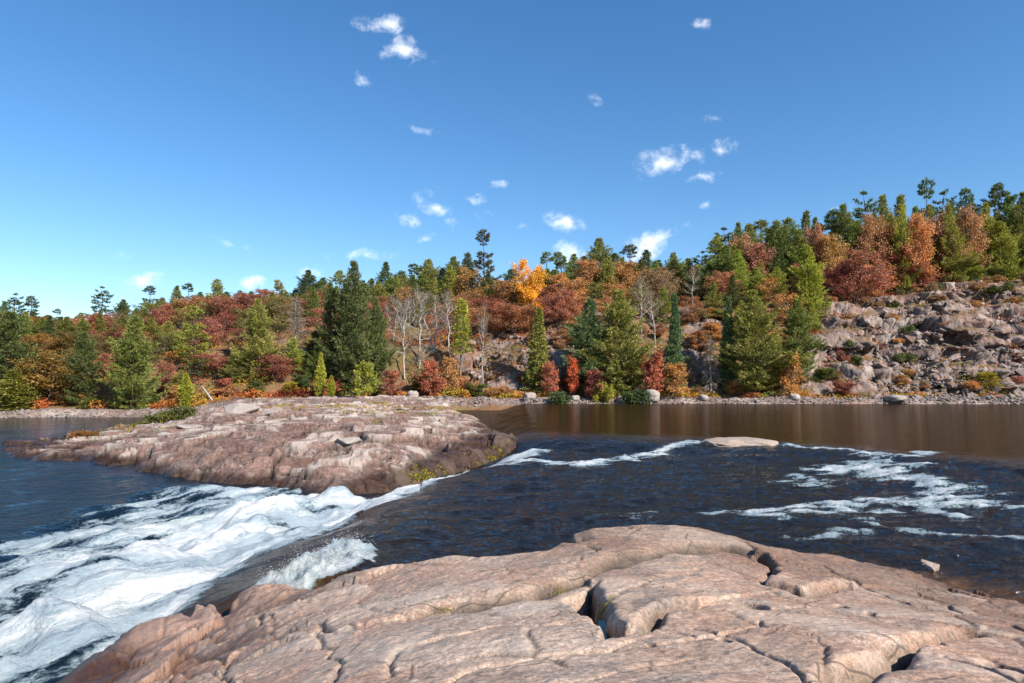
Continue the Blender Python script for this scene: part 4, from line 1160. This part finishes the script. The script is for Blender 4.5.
# the wooded slope between shore and crest
def zone(px, d):
    """kind and colour of a slope tree by place, as the photograph shows it"""
    E = lambda c, n: ('broad' if rng.random() < .6 else 'pine', c, n); M = lambda c, n: ('maple', c, n); S = lambda c, n: ('sparse', c, n)
    red = [M(C_RUST, 'rust red'), M(C_RED, 'deep red'), S(C_RED, 'deep red'), S(C_RUST, 'rust red')]
    if px < 60: L = [E(G_DK, 'dark green'), E(G_MD, 'mid green'), M((.24, .12, .03), 'orange-green'), E(G_DK, 'dark green')]
    elif px < 150: L = red[:3] + [E(G_OL, 'olive green'), E(G_MD, 'mid green'), S((.16, .14, .04), 'olive'), M((.15, .10, .03), 'brownish green')]
    elif px < 210: L = red[:2] + [E(G_YG, 'yellow-green'), M((.17, .16, .04), 'yellow-green'), S((.17, .16, .04), 'yellow-green'), E(G_OL, 'olive green')]
    elif px < 310: L = red[1:3] + [S(C_CRM, 'crimson'), E(G_YG, 'yellow-green'), S((.20, .18, .05), 'yellow-green'), S(C_TAN, 'tan'), E(G_OL, 'olive green'), M((.16, .13, .03), 'yellow-green'), ('bare', C_GRY, 'grey leafless')]
    elif px < 390: L = [E(G_DK, 'dark green'), E(G_MD, 'mid green'), S(C_RED, 'deep red')]
    elif px < 480: L = [('bare', C_GRY, 'grey leafless'), ('bare', C_TAN, 'pale leafless'), S(C_RED, 'deep red'), S(C_RUST, 'rust red'), ('bare', C_GRY, 'grey leafless')] if d < 26 else [S(C_RUST, 'rust red'), E(G_OL, 'olive green'), ('bare', C_GRY, 'grey leafless')]
    elif px < 600: L = [M(C_RUST, 'rust red'), S(C_RUST, 'rust red'), M(C_RED, 'deep red'), S(C_ORG, 'orange'), S((.24, .22, .06), 'yellow-green')]
    elif px < 720: L = [S(C_RUST, 'rust red'), ('bare', C_TAN, 'pale leafless'), M(C_RUST, 'rust red'), E(G_OL, 'olive green'), S(C_TAN, 'tan'), S((.2, .2, .05), 'yellow-green')]
    elif px < 830: L = red + [S(C_ORG, 'orange'), E(G_YG, 'yellow-green'), E(G_YG, 'yellow-green'), M(C_CRM, 'crimson'), E(G_DK, 'dark green')]
    elif px < 920: L = red + [S(C_ORG, 'orange'), E(G_YG, 'yellow-green')]
    else: L = [E(G_OL, 'olive green'), E(G_YG, 'yellow-green'), E(G_MD, 'mid green'), M(C_RED, 'deep red')]
    return L[rng.integers(len(L))]
for row, (f0, f1, hm) in enumerate([(.86, 1.0, .9), (.66, .80, .85), (.46, .60, .8), (.28, .42, .72), (.14, .25, .6)]):
    px = -45. + row * 5
    while px < 1075:
        d1 = d1_at(px); d = d1 * rng.uniform(f0, f1) + (1 - f0) * 4; ok = True
        if px > 815 and row > 0: ok = False
        if px > 815 and row == 0: d = d1 + rng.uniform(0, 4)
        if 470 < px < 570 and row >= 2: ok = rng.random() < .3
        if 625 < px < 730 and row >= 2 and not 640 < px < 665: ok = rng.random() < .3
        if 190 < px < 240 and row == 3: ok = False
        if any(p['label'] and abs(p['px'] - px) < 12 and p['Y'] < shoreY(np.array([(px - 512) / 683.]))[0] + d + 1 and p['H'] > 8 and row > 1 for p in PLANTS): ok = ok and rng.random() < .25
        if ok:
            k, c, cn = zone(px, d)
            Hm = {'pine': rng.uniform(7, 10.5), 'broad': rng.uniform(6.5, 10), 'maple': rng.uniform(6, 9), 'sparse': rng.uniform(6, 9), 'bare': rng.uniform(7, 10)}[k] * hm
            x_, y_, _ = ray(px, 370); Y = float(shoreY(np.array([x_ / y_]))[0]) + d; X = x_ / y_ * Y
            top = topix(X, Y, gland(X, Y) + Hm)[1]
            lim = float(np.interp(px, SKY_T[:, 0], SKY_T[:, 1])) + 14
            fill(k, jit(c), cn, px, max(top, lim), d, rng.uniform(24, 40) * (.8 if k in ('pine', 'bare') else 1), 'slope%d' % row)
        px += rng.uniform(15, 24) if px < 480 else rng.uniform(17, 30)
# shrubs and saplings along the shore
px = -30.
while px < 1060:
    if not (205 < px < 385 and rng.random() < .4) and not (px > 830 and rng.random() < .75):
        c, cn = [(C_RED, 'crimson'), (C_ORG, 'orange'), (C_SAL, 'salmon'), ((.30, .24, .03), 'yellow'), ((.12, .13, .03), 'olive'), ((.06, .09, .03), 'green')][rng.choice(6, p=[.2, .22, .12, .2, .16, .1])]
        k = 'sapling' if rng.random() < .4 else 'bush'
        x_, y_, _ = ray(px, 370); d = rng.uniform(4, 9); Y = float(shoreY(np.array([x_ / y_]))[0]) + d; X = x_ / y_ * Y
        H = rng.uniform(1.8, 3.4) if k == 'sapling' else rng.uniform(.8, 1.6)
        top = topix(X, Y, gland(X, Y) + H)[1]
        fill(k, jit(c), cn, px, top, d, rng.uniform(13, 24), 'shore')
    px += rng.uniform(8, 15)
# low scrub between the middle cliffs
for i in range(60):
    px = rng.uniform(455, 835); d = rng.uniform(5, 24)
    k, c, cn = [('bush', C_BRN, 'brown'), ('bush', C_RUST, 'rust red'), ('sapling', C_RUST, 'rust red'), ('bush', C_TAN, 'tan'), ('sapling', (.2, .2, .06), 'yellow-green'), ('sapling', C_ORG, 'orange'), ('bush', (.12, .13, .05), 'olive')][rng.integers(7)]
    x_, y_, _ = ray(px, 370); Y = float(shoreY(np.array([x_ / y_]))[0]) + d; X = x_ / y_ * Y
    fill(k, jit(c), cn, px, topix(X, Y, gland(X, Y) + (rng.uniform(1.0, 2.0) if k == 'bush' else rng.uniform(2, 3.8)))[1], d, rng.uniform(12, 22), 'scrub')
# scrub rooted in the ledges of the right cliff
for i in range(75):
    px = rng.uniform(815, 1060); d = rng.uniform(8, d1_at(px) + 2)
    c, cn = [(C_BRN, 'brown'), (C_RED, 'crimson'), (C_ORG, 'orange'), ((.09, .10, .03), 'olive')][rng.choice(4, p=[.5, .15, .1, .25])]
    x_, y_, _ = ray(px, 370); Y = float(shoreY(np.array([x_ / y_]))[0]) + d; X = x_ / y_ * Y
    fill('bush', jit(c), cn, px, topix(X, Y, gland(X, Y) + rng.uniform(.9, 1.8))[1], d, rng.uniform(9, 18), 'cliff')

# plants and stones on the point, placed by world position
def on_point(kind, col, px, py, z, H, W_, lab, **kw):
    x, y = onz(px, py, z); return plant(kind, col, x, y, H, W_, lab, **kw)
on_point('bush', (.085, .085, .02), 150, 416, .0, 1.1, 3.6, 'low olive bush sprawling at the back of the rocky point, nearest the inlet')
on_point('bush', (.10, .10, .022), 165, 413, .2, 1.3, 3.8, 'middle of three low olive bushes at the back of the rocky point')
on_point('bush', (.085, .09, .02), 182, 411, .35, 1.5, 3.4, 'tallest of three low olive bushes at the back of the rocky point')
on_point('bush', (.26, .12, .035), 83, 432, -.75, .8, 2.2, 'small orange-brown bush at the water edge of the rocky point')
on_point('bush', (.20, .16, .07), 106, 431, -.55, .45, 1.7, 'tan tuft beside the orange-brown bush on the rocky point')

# ------------------------------------------------------------------ LABELS for the filled-in trees
def auto_labels():
    size = lambda p: 'tall' if p['H'] > 12 else ('small' if p['H'] < 6.5 else 'medium')
    where = {'sky': 'on the skyline', 'crest': 'below the skyline', 'shore': 'by the far shore', 'cliff': 'on the bare right cliff', 'scrub': 'in the rocky scrub'}
    cl = {}
    for p in PLANTS:
        if p['label']: continue
        q = [(abs(p['px'] - rx) + .8 * abs(p['py'] - ry), rx, ry, nm) for rx, ry, nm in REF]
        _, rx, ry, nm = min(q)
        dx, dy = p['px'] - rx, p['py'] - ry
        rel = ('right of' if dx > 0 else 'left of') if abs(dx) > 12 else ('above' if dy < -8 else ('below' if dy > 14 else 'beside'))
        loc = where.get(p.get('row', ''), 'on the slope')
        if p.get('row') == 'cliff': loc = ('high' if p['py'] < 318 else 'midway' if p['py'] < 350 else 'low') + ' on the bare right cliff'
        key = (p['col'], p['word'], loc, rel, nm)
        cl.setdefault(key, []).append(p)
    num = ['', 'first', 'second', 'third', 'fourth', 'fifth', 'sixth', 'seventh', 'eighth', 'ninth', 'tenth', 'eleventh', 'twelfth', 'thirteenth', 'fourteenth', 'fifteenth', 'sixteenth', 'seventeenth', 'eighteenth']
    grp = {'pine': 'pines of the far hillside', 'maple': 'maples of the far hillside', 'oak': 'oaks of the far hillside', 'birch': 'leafless birches of the hillside', 'sapling': 'saplings along the far shore', 'bush': 'bushes of the far shore and cliff'}
    for (c, w_, loc, rel, nm), L in cl.items():
        L.sort(key=lambda p: p['px'])
        for i, p in enumerate(L):
            pre = '' if len(L) == 1 else (('leftmost ' if i == 0 else 'rightmost ' if i == len(L) - 1 else (num[i + 1] + '-from-left ')))
            p['o']['label'] = pre + '%s %s %s, %s %s' % (c, w_, loc, rel, nm)
    for p in PLANTS:
        if p['word'] in grp and not p['o'].get('group'): p['o']['group'] = grp[p['word']]
auto_labels()

# ------------------------------------------------------------------ BOULDERS
import bmesh
def hull_rock(seed, sx=1, sy=.8, sz=.7, n=16, bev=.06, sub=False):
    r = random.Random(seed); bm = bmesh.new()
    for i in range(n):
        v = Vector((r.gauss(0, 1), r.gauss(0, 1), r.gauss(0, 1))).normalized() * r.uniform(.8, 1.05)
        bm.verts.new((v.x * sx * .5, v.y * sy * .5, v.z * sz * .5))
    res = bmesh.ops.convex_hull(bm, input=bm.verts)
    bmesh.ops.delete(bm, geom=[g for g in bm.verts if not g.link_faces], context='VERTS')
    bmesh.ops.dissolve_limit(bm, angle_limit=R(14), verts=bm.verts, edges=bm.edges)
    if bev: bmesh.ops.bevel(bm, geom=list(bm.edges), offset=bev * min(sx, sy, sz), segments=2, affect='EDGES', profile=.6)
    me = bpy.data.meshes.new('boulder'); bm.to_mesh(me); bm.free()
    me.polygons.foreach_set('use_smooth', [sub] * len(me.polygons))
    return me
def smooth_rock(seed, sx, sy, sz, amp=.12, det=5):
    bm = bmesh.new(); bmesh.ops.create_icosphere(bm, subdivisions=det, radius=1)
    V = np.array([tuple(v.co) for v in bm.verts]); o = seed * 3.7
    n = fbm(V[:, 0] * 1.1 + o, V[:, 1] * 1.1 + V[:, 2] * .9, seed, 4) * amp + .05 * fbm(V[:, 0] * 4 + V[:, 2] * 3, V[:, 1] * 4 + o, seed + 3, 4)
    sq = (np.abs(V) ** 2.8).sum(1) ** (-1 / 2.8)
    for v, k, q in zip(bm.verts, n, sq): v.co *= q * (1 + k)
    me = bpy.data.meshes.new('boulder'); bm.to_mesh(me); bm.free()
    me.transform(__import__('mathutils').Matrix.Diagonal((sx / 2, sy / 2, sz / 2, 1)))
    me.polygons.foreach_set('use_smooth', [True] * len(me.polygons)); return me

def boulder(me, mat, X, Y, z, lab, rot=(0, 0, 0), group=None):
    me.materials.append(mat) if not me.materials else None
    o = obj('boulder', me, None, (X, Y, z)); o.rotation_euler = rot
    return tag(o, lab, 'boulder', group)
x, y = onz(740, 449, -.2)
boulder(smooth_rock(11, 3.5, 2.2, .75, .10), M_bwet, x, y + .3, -.06, 'flat pinkish rock with water breaking round it at the lip of the rapids')
x, y = onz(930, 566, -.5)
boulder(hull_rock(23, .52, .4, .34, 9, .03), M_bwet, x, y, -.49, 'small pointed stone standing out of the dark water near the right bank', (.2, .1, 1.2))
for (px, py, z, sx, sy, sz, lab, sd_) in [
    (240, 409, .95, 4.4, 2.6, 1.35, 'large grey-white block lying on the back of the rocky point', 21), (268, 410, .9, 2.4, 1.5, .7, 'dark flat slab leaning beside the large grey-white block', 22),
    (428, 409, .65, 4.4, 2.0, .7, 'long pale slab at the back right end of the rocky point', 23), (402, 408, .6, 1.9, 1.3, .45, 'dark low stone left of the long pale slab', 24),
    (165, 425, .2, 1.1, .8, .6, 'small white stone on the point below the low olive bushes', 25), (193, 420, .3, 3.0, 1.2, .5, 'low white ledge stone on the point right of the olive bushes', 26),
    (120, 436, -.6, .8, .6, .5, 'small pale stone on the low left end of the point', 27), (345, 444, .05, 1.7, 1.0, .6, 'pinkish block with a pale broken side, middle of the point', 28), (222, 432, .0, 1.5, .9, .5, 'pale broken block on the left slope of the point', 29)]:
    x, y = onz(px, py, z); me = hull_rock(sd_, sx, sy, sz, 18, .07)
    mat = M_bould if 'white' in lab or 'pale' in lab else M_talus
    boulder(me, mat, x, y, gland(x, y) + sz * .16, lab, (random.uniform(-.1, .1), random.uniform(-.1, .1), random.uniform(-.3, .3)))
for (px, py, sx, sz, lab, sd_) in [(651, 396, 2.5, 2.3, 'round white boulder on the far shore under the pointed spruce', 31), (622, 399, 1.8, 1.3, 'smaller white boulder left of the round white one', 32), (413, 400, 2.2, 1.5, 'grey boulder on the shore behind the long pale slab', 33),
                                  (893, 393, 3.6, 1.2, 'flat pink boulder at the water below the right cliff', 34), (794, 397, 1.8, 1.1, 'pale grey boulder on the shore right of the orange sapling', 35), (703, 399, 1.6, 1.0, 'small grey boulder below the drooping dead spruce', 36),
                                  (530, 400, 1.9, 1.1, 'pale boulder on the far shore beside the low green bush', 37), (575, 400, 1.4, .9, 'small pale boulder between the low green and yellow bushes', 38)]:
    x_, y_, _ = ray(px, 370); Y = float(shoreY(np.array([x_ / y_]))[0]) + 1.6; X = x_ / y_ * Y
    boulder(smooth_rock(sd_, sx, sx * .8, sz, .16, 4), M_bould, X, Y, gland(X, Y) + sz * .3, lab, (0, 0, random.uniform(0, 3)))
# fallen blocks on the talus below the right cliff: each a thing, copied from six shapes
tal = [hull_rock(40 + i, 1.3, 1.0, .8, 12 + i, .04) for i in range(6)]
for t_ in tal: t_.materials.append(M_talus)
n = 0
while n < 190:
    px = rng.uniform(822, 1075); d = rng.uniform(2.5, 20) * (1 if px > 880 else .6)
    if rng.random() > sstep(830, 930, np.array(px)) + .12: continue
    x_, y_, _ = ray(px, 370); Y = float(shoreY(np.array([x_ / y_]))[0]) + d; X = x_ / y_ * Y
    o = obj('talus_block', tal[int(rng.integers(6))], None, (X, Y, gland(X, Y) + .25))
    o.rotation_euler = tuple(rng.uniform(-.6, .6, 2)) + (rng.uniform(0, 6.28),)
    k = float(np.clip(rng.lognormal(-.1, .4), .5, 2.2)); o.scale = (k, k * rng.uniform(.7, 1.2), k * rng.uniform(.7, 1.1))
    tag(o, 'angular grey-pink block in the heap of fallen stones below the right cliff', 'rock', 'fallen blocks below the right cliff'); n += 1

tp = [Vector(aty(203, 352, 104)), Vector(aty(207, 366, 103)), Vector(aty(213, 386, 101))]
g0 = gland(tp[0].x, tp[0].y); g2 = gland(tp[2].x, tp[2].y)
A_, B_ = Vector((tp[0].x, tp[0].y, g0 + 2.4)), Vector((tp[2].x, tp[2].y, g2 + .1)); M_ = A_.lerp(B_, .5) + Vector((.1, 0, -.12))
o = obj('fallen_tree', trunk_mesh('fallen_tree', [(*A_, *M_, .09, .13), (*M_, *B_, .13, .17), (*M_, *(M_ + Vector((.5, .2, .6))), .05, .02)], 7)); o.color = (.50, .47, .43, 1)
tag(o, 'bleached dead trunk leaning down the open slope right of the pale-trunked pine', 'dead trunk')

def rubble(name, pts, sizes, mat, label, seed):
    """countless small stones in one mesh"""
    r = np.random.default_rng(seed); base = []
    for i in range(5):
        me = hull_rock(60 + i, 1, .8, .65, 10, 0)
        me.calc_loop_triangles()
        v = np.array([tuple(q.co) for q in me.vertices]); f = np.array([tuple(q.vertices) for q in me.loop_triangles]); base.append((v, f)); bpy.data.meshes.remove(me)
    VV, FF, o = [], [], 0
    for p, s_ in zip(pts, sizes):
        v, f = base[r.integers(5)]; a = r.uniform(0, 6.28); b = r.uniform(-.5, .5)
        ca, sa, cb_, sb = math.cos(a), math.sin(a), math.cos(b), math.sin(b)
        Rm = np.array([[ca, -sa, 0], [sa, ca, 0], [0, 0, 1]]) @ np.array([[1, 0, 0], [0, cb_, -sb], [0, sb, cb_]])
        VV.append((v * s_ * r.uniform(.7, 1.3, 3)) @ Rm.T + p); FF.append(f + o); o += len(v)
    tag(obj(name, mk_mesh(name, np.concatenate(VV), np.concatenate(FF), mat, False)), label, 'stones', kind='stuff')
def hpos(px, d):
    u_ = (px - CX) / F_PX; Y = shoreY(u_) + d; X = u_ * Y
    return X, Y, hill_height(X, Y)[0]
n = 5200; px = rng.uniform(-90, 1110, n); d = np.abs(rng.normal(1.0, 1.1, n))
X, Y, Z = hpos(px, d); m = ~((px > 225) & (px < 415))
rubble('shore_stones', np.stack([X, Y, Z + .02], 1)[m], rng.lognormal(-1.0, .45, n)[m], M_talus, 'strip of small stones along the far waterline', 1)
n = 4200; px = rng.uniform(800, 1110, n); d = rng.uniform(1, 22, n); keep = rng.random(n) < sstep(815, 920, px) * sstep(26, 12, d) + .08
X, Y, Z = hpos(px, d)
rubble('talus_rubble', np.stack([X, Y, Z + .05], 1)[keep], rng.lognormal(-.45, .4, n)[keep], M_talus, 'loose rubble filling the slope below the right cliff', 2)

def rock_face(n, px0, px1, dlo, dhi, smin, seed):
    """jointed bedrock blocks standing out of the cliff, part of the hillside's rock"""
    r = np.random.default_rng(seed); px = r.uniform(px0, px1, n); d = r.uniform(dlo, dhi, n)
    X, Y, Z = hpos(px, d); rk_ = hill_height(X, Y)[1]; k = rk_ > .42
    X, Y, Z = X[k], Y[k], Z[k]; VV, FF, B, o = [], [], [], 0
    base = []
    for i in range(7):
        me = hull_rock(80 + i, 1, 1, 1, 9 + i, 0); me.calc_loop_triangles()
        v = np.array([tuple(q.co) for q in me.vertices]); v = np.sign(v) * np.abs(v * 2) ** .6 * .5
        base.append((v, np.array([tuple(q.vertices) for q in me.loop_triangles]))); bpy.data.meshes.remove(me)
    for x, y, z in zip(X, Y, Z):
        v, f = base[r.integers(7)]; s_ = smin * math.exp(r.normal(0, .42)); a = r.normal(.35, .3); b = r.normal(-.12, .16)
        ca, sa, cb_, sb = math.cos(a), math.sin(a), math.cos(b), math.sin(b)
        Rm = np.array([[ca, -sa, 0], [sa, ca, 0], [0, 0, 1]]) @ np.array([[cb_, 0, sb], [0, 1, 0], [-sb, 0, cb_]])
        VV.append((v * [s_ * r.uniform(.9, 1.9), s_ * 1.1, s_ * r.uniform(.5, 1.0)]) @ Rm.T + [x, y, z - .30 * s_]); FF.append(f + o); o += len(v); B.append(np.full(len(v), r.random()))
    B = np.concatenate(B)
    return np.concatenate(VV), np.concatenate(FF), B
parts_ = [rock_face(520, 840, 1110, 8, 40, 1.2, 1), rock_face(260, 470, 580, 6, 24, .9, 2), rock_face(300, 630, 740, 6, 24, .9, 3), rock_face(600, 830, 1110, 6, 40, .55, 4)]
o = 0; VV, FF, BB = [], [], []
for v, f, b in parts_: VV.append(v); FF.append(f + o); BB.append(b); o += len(v)
VV, FF, BB = np.concatenate(VV), np.concatenate(FF), np.concatenate(BB)
tag(obj('rock_face', mk_mesh('rock_face', VV, FF, M_hill, False, {'blk': (BB, 'POINT'), 'rocky': (np.full(len(VV), .8), 'POINT'), 'beach': (np.full(len(VV), .75), 'POINT')})), 'jointed grey pink bedrock blocks of the cliffs', 'cliff', kind='structure')

# ------------------------------------------------------------------ GROUND COVER (low leafy growth nobody could count)
def cover(name, X, Y, Z, hue, L, W_, label, k=1, up=.6, seed=5):
    P = np.stack([X, Y, Z], 1); D = rng.normal(0, 1, P.shape); D[:, 2] = np.abs(D[:, 2]) + up
    D /= np.linalg.norm(D, axis=1, keepdims=True)
    V, Fq, _ = blades(P, D, L, W_, k, .35, seed)
    me = mk_mesh(name, V, Fq, M_cover, False, {'hue': (np.repeat(np.clip(np.repeat(hue, k) + rng.normal(0, .06, len(hue) * k), 0, 1), 4), 'POINT')})
    return tag(obj(name, me), label, 'undergrowth', kind='stuff')
n = 130000; px = rng.uniform(-90, 1110, n); d = 2.8 + 50 * rng.random(n) ** 1.3
u_ = (px - CX) / F_PX; Y = shoreY(u_) + d; X = u_ * Y; z, rk_, bc_, _ = hill_height(X, Y)
patch = fbm(X * .16, Y * .16, 301, 4); keep = (patch + .25 > .55 * rng.random(n)) & (rng.random(n) > rk_ * .66) & (d < 60)
hue = np.clip(.38 + .5 * fbm(X * .10, Y * .14, 303, 3) + .14 * (px < 330) , 0, 1)
hue = np.where((d < 8) & (px > 430), np.clip(.55 + .25 * fbm(X * .2, Y * .3, 304, 3), 0, 1), hue)
hgt = np.clip(.35 + .9 * patch + .4 * (px < 470), .1, 1.6) * rng.random(n)
cover('undergrowth', X[keep], Y[keep], (z + hgt)[keep], hue[keep], .34, .24, 'red, orange and olive undergrowth covering the hillside floor', 1)
# dry grass, herbs and moss on the point
n = 60000; px = rng.uniform(60, 480, n); py = 401 + 40 * rng.random(n) ** 1.6
x_, y_, w_ = ray(px, py); tt = (1.0 - .02 * (py - 401) - CAMZ) / w_; X = x_ * tt; Y = y_ * tt
z, _, sd_p = pen_height(X, Y)
pt = fbm(X * .35, Y * .25, 311, 4); keep = (pt > .22 + .9 * sstep(404, 425, py)) & (sd_p > .3) | (rng.random(n) < .05 * (py < 410))
cover('dry_grass', X[keep], Y[keep], z[keep], np.clip(.56 + .3 * pt[keep], 0, 1), .34, .05, 'tan and olive dry grass growing in seams along the back of the point', 1, 1.6, 7)
L1 = [onz(388, 483, -1.0), onz(430, 466, -.6), onz(462, 454, -.25), onz(490, 444, .0), onz(505, 437, .1)]
n = 5000; t = rng.random(n) * 4; i = t.astype(int); A_ = np.array(L1); P = A_[i] + (A_[i + 1] - A_[i]) * (t - i)[:, None] + rng.normal(0, .22, (n, 2)) + [-.1, .35]
z, _, sdp = pen_height(P[:, 0], P[:, 1]); k_ = (fbm(P[:, 0], P[:, 1], 315, 2) > -.25)
cover('moss', P[k_, 0], P[k_, 1], z[k_] + .02, np.clip(rng.normal(.76, .05, k_.sum()), 0, 1), .13, .05, 'yellow-green moss along the wet edge of the point by the chute', 1, 1.0, 9)
n = 2600; cen = np.array(pl([(318, 640), (322, 655), (314, 628), (596, 625), (409, 618), (560, 592), (440, 606), (330, 672), (605, 634)], .4)); ci = rng.integers(0, len(cen), n)
P = cen[ci] + rng.normal(0, .07, (n, 2)); z, cv, _ = fg_height(P[:, 0], P[:, 1]); k_ = cv > .25
cover('crack_moss', P[k_, 0], P[k_, 1], z[k_], np.clip(rng.normal(.72, .05, k_.sum()), 0, 1), .028, .010, 'olive moss rooted in the joints of the foreground rock', 1, 1.0, 11)
SKY_AIR, SKY_DUST, SKY_OZ, SKY_STR = 1.0, .3, 3.0, .092
SKY_SAT = 1.24
CLOUD = (8.0, 8.3, 8.7, 1)
SUN_STR, EXPO = 4.4, 0.98
# ------------------------------------------------------------------ SKY, SUN, CAMERA
SUN_EL, SUN_AZ = R(37), math.atan2(.74, -.67)
w = bpy.data.worlds.new('World'); scene.world = w; w.use_nodes = True
t = w.node_tree; t.nodes.clear()
class WT(NT):
    def __init__(s, tree): s.t = tree
W = WT(t)
sky = W.n('TexSky'); sky.sky_type = 'NISHITA'; sky.sun_disc = False
sky.sun_elevation = SUN_EL; sky.sun_rotation = SUN_AZ
hs = W.n('HueSaturation'); hs.inputs['Saturation'].default_value = SKY_SAT; hs.inputs['Value'].default_value = 1.0; W.l(sky.outputs[0], hs.inputs['Color'])
sky.altitude = 200; sky.air_density = SKY_AIR; sky.dust_density = SKY_DUST; sky.ozone_density = SKY_OZ
# small fair-weather clouds, placed by compass direction and height above the horizon
geo = W.n('TexCoord'); sx = W.n('SeparateXYZ'); W.l(geo.outputs['Generated'], sx.inputs[0])
yy = W.math('MAXIMUM', sx.outputs[1], .02)
gu = W.math('DIVIDE', sx.outputs[0], yy); gv_ = W.math('DIVIDE', sx.outputs[2], yy)
cb = W.n('CombineXYZ'); W.l(gu, cb.inputs[0]); W.l(gv_, cb.inputs[1])
nz = W.n('TexNoise'); W.l(cb.outputs[0], nz.inputs['Vector']); nz.inputs['Scale'].default_value = 9; nz.inputs['Detail'].default_value = 3
vm = W.n('VectorMath', operation='MULTIPLY_ADD'); W.l(nz.outputs['Color'], vm.inputs[0]); vm.inputs[1].default_value = (.05, .035, 0); W.l(cb.outputs[0], vm.inputs[2])
n1 = W.n('TexNoise'); W.l(vm.outputs[0], n1.inputs['Vector']); n1.inputs['Scale'].default_value = 24; n1.inputs['Detail'].default_value = 9; n1.inputs['Roughness'].default_value = .62
n1 = n1.outputs[0]
# (px, py, rx, ry, tilt deg, strength)
CL = [(378, 22, 24, 13, 8, 1.0), (407, 50, 30, 15, -6, 1.05), (365, 80, 12, 7, -30, .6), (422, 131, 20, 7, -10, .62), (703, 25, 12, 7, 0, .8),
      (662, 162, 26, 15, 28, 1.1), (690, 156, 26, 10, 5, 1.05), (718, 148, 20, 11, 25, .9), (706, 178, 20, 7, 6, .72), (703, 114, 20, 5, 0, .5),
      (429, 195, 16, 9, 30, .6), (441, 206, 16, 8, -8, .78), (408, 216, 14, 9, -20, .75), (452, 222, 12, 8, 60, .7), (470, 201, 18, 7, 0, .45), (497, 185, 11, 6, 0, .55), (478, 219, 14, 5, 0, .4),
      (426, 237, 14, 5, 25, .55), (560, 221, 24, 12, -12, 1.0), (524, 226, 12, 5, 0, .5), (571, 252, 20, 16, 0, 1.1), (658, 238, 30, 13, 18, 1.1), (634, 256, 26, 12, 20, 1.0),
      (228, 243, 22, 6, -15, .68), (92, 241, 12, 6, 0, .55), (128, 252, 16, 5, -5, .5), (150, 281, 40, 8, 5, .78), (250, 280, 30, 8, 0, .62), (363, 256, 34, 8, 0, .62), (839, 205, 12, 5, 0, .6), (594, 98, 8, 8, 0, .35), (310, 276, 22, 6, 0, .4), (705, 207, 10, 4, 0, .4)]
acc = None
for px, py, rx, ry, tl, st in CL:
    x, y, z_ = ray(px, py)
    mp = W.n('Mapping', vector_type='TEXTURE'); W.l(vm.outputs[0], mp.inputs[0])
    mp.inputs['Location'].default_value = (x / y + .025, z_ / y + .0175, .0)
    mp.inputs['Rotation'].default_value = (0, 0, R(tl))
    mp.inputs['Scale'].default_value = (rx * 1.35 / F_PX, ry * 1.35 / F_PX, 1)
    flat = W.n('VectorMath', operation='MULTIPLY'); W.l(mp.outputs[0], flat.inputs[0]); flat.inputs[1].default_value = (1, 1, 0)
    ln = W.n('VectorMath', operation='LENGTH'); W.l(flat.outputs[0], ln.inputs[0])
    v = W.math('MULTIPLY', W.math('SUBTRACT', 1.0, ln.outputs['Value'], clamp=True), st)
    acc = v if acc is None else W.math('MAXIMUM', acc, v)
dens = W.math('MULTIPLY', acc, 1.0)
dens = W.math('ADD', dens, W.math('MULTIPLY', W.math('SUBTRACT', n1, .5), 3.6))
gate = W.ramp(acc, .0, .22)
dens = W.math('MULTIPLY', W.ramp(dens, .2, 1.7), gate)
gt = W.ramp(sx.outputs[1], .02, .1); dens = W.math('MULTIPLY', dens, gt)
bg = W.n('Background'); bg.inputs[1].default_value = SKY_STR
mxc = W.n('Mix', data_type='RGBA'); W.l(W.math('MULTIPLY', dens, .95), mxc.inputs[0]); W.l(hs.outputs[0], mxc.inputs[6]); mxc.inputs[7].default_value = CLOUD
W.l(mxc.outputs[2], bg.inputs[0])
wo = W.n('OutputWorld'); W.l(bg.outputs[0], wo.inputs[0])

sl = bpy.data.lights.new('sun', 'SUN'); sl.energy = SUN_STR; sl.angle = R(.5); sl.color = (1, .945, .86)
so = bpy.data.objects.new('sun', sl); COL.objects.link(so)
sd_ = Vector((math.sin(SUN_AZ) * math.cos(SUN_EL), math.cos(SUN_AZ) * math.cos(SUN_EL), math.sin(SUN_EL)))
so.rotation_euler = sd_.to_track_quat('Z', 'Y').to_euler()

cam = bpy.data.cameras.new('camera'); co = bpy.data.objects.new('camera', cam); COL.objects.link(co)
cam.sensor_width = 36; cam.lens = F_PX * 36 / 1024; cam.clip_start = .1; cam.clip_end = 6000
co.location = (0, 0, CAMZ); co.rotation_euler = (R(90) + TH, 0, 0)
scene.camera = co
scene.view_settings.view_transform = 'Standard'; scene.view_settings.look = 'None'
scene.view_settings.exposure = EXPO; scene.view_settings.gamma = 1
scene.view_settings.use_curve_mapping = False
scene.cycles.max_bounces = 6; scene.cycles.transparent_max_bounces = 8
scene.cycles.use_denoising = True
scene.cycles.caustics_reflective = False; scene.cycles.caustics_refractive = False
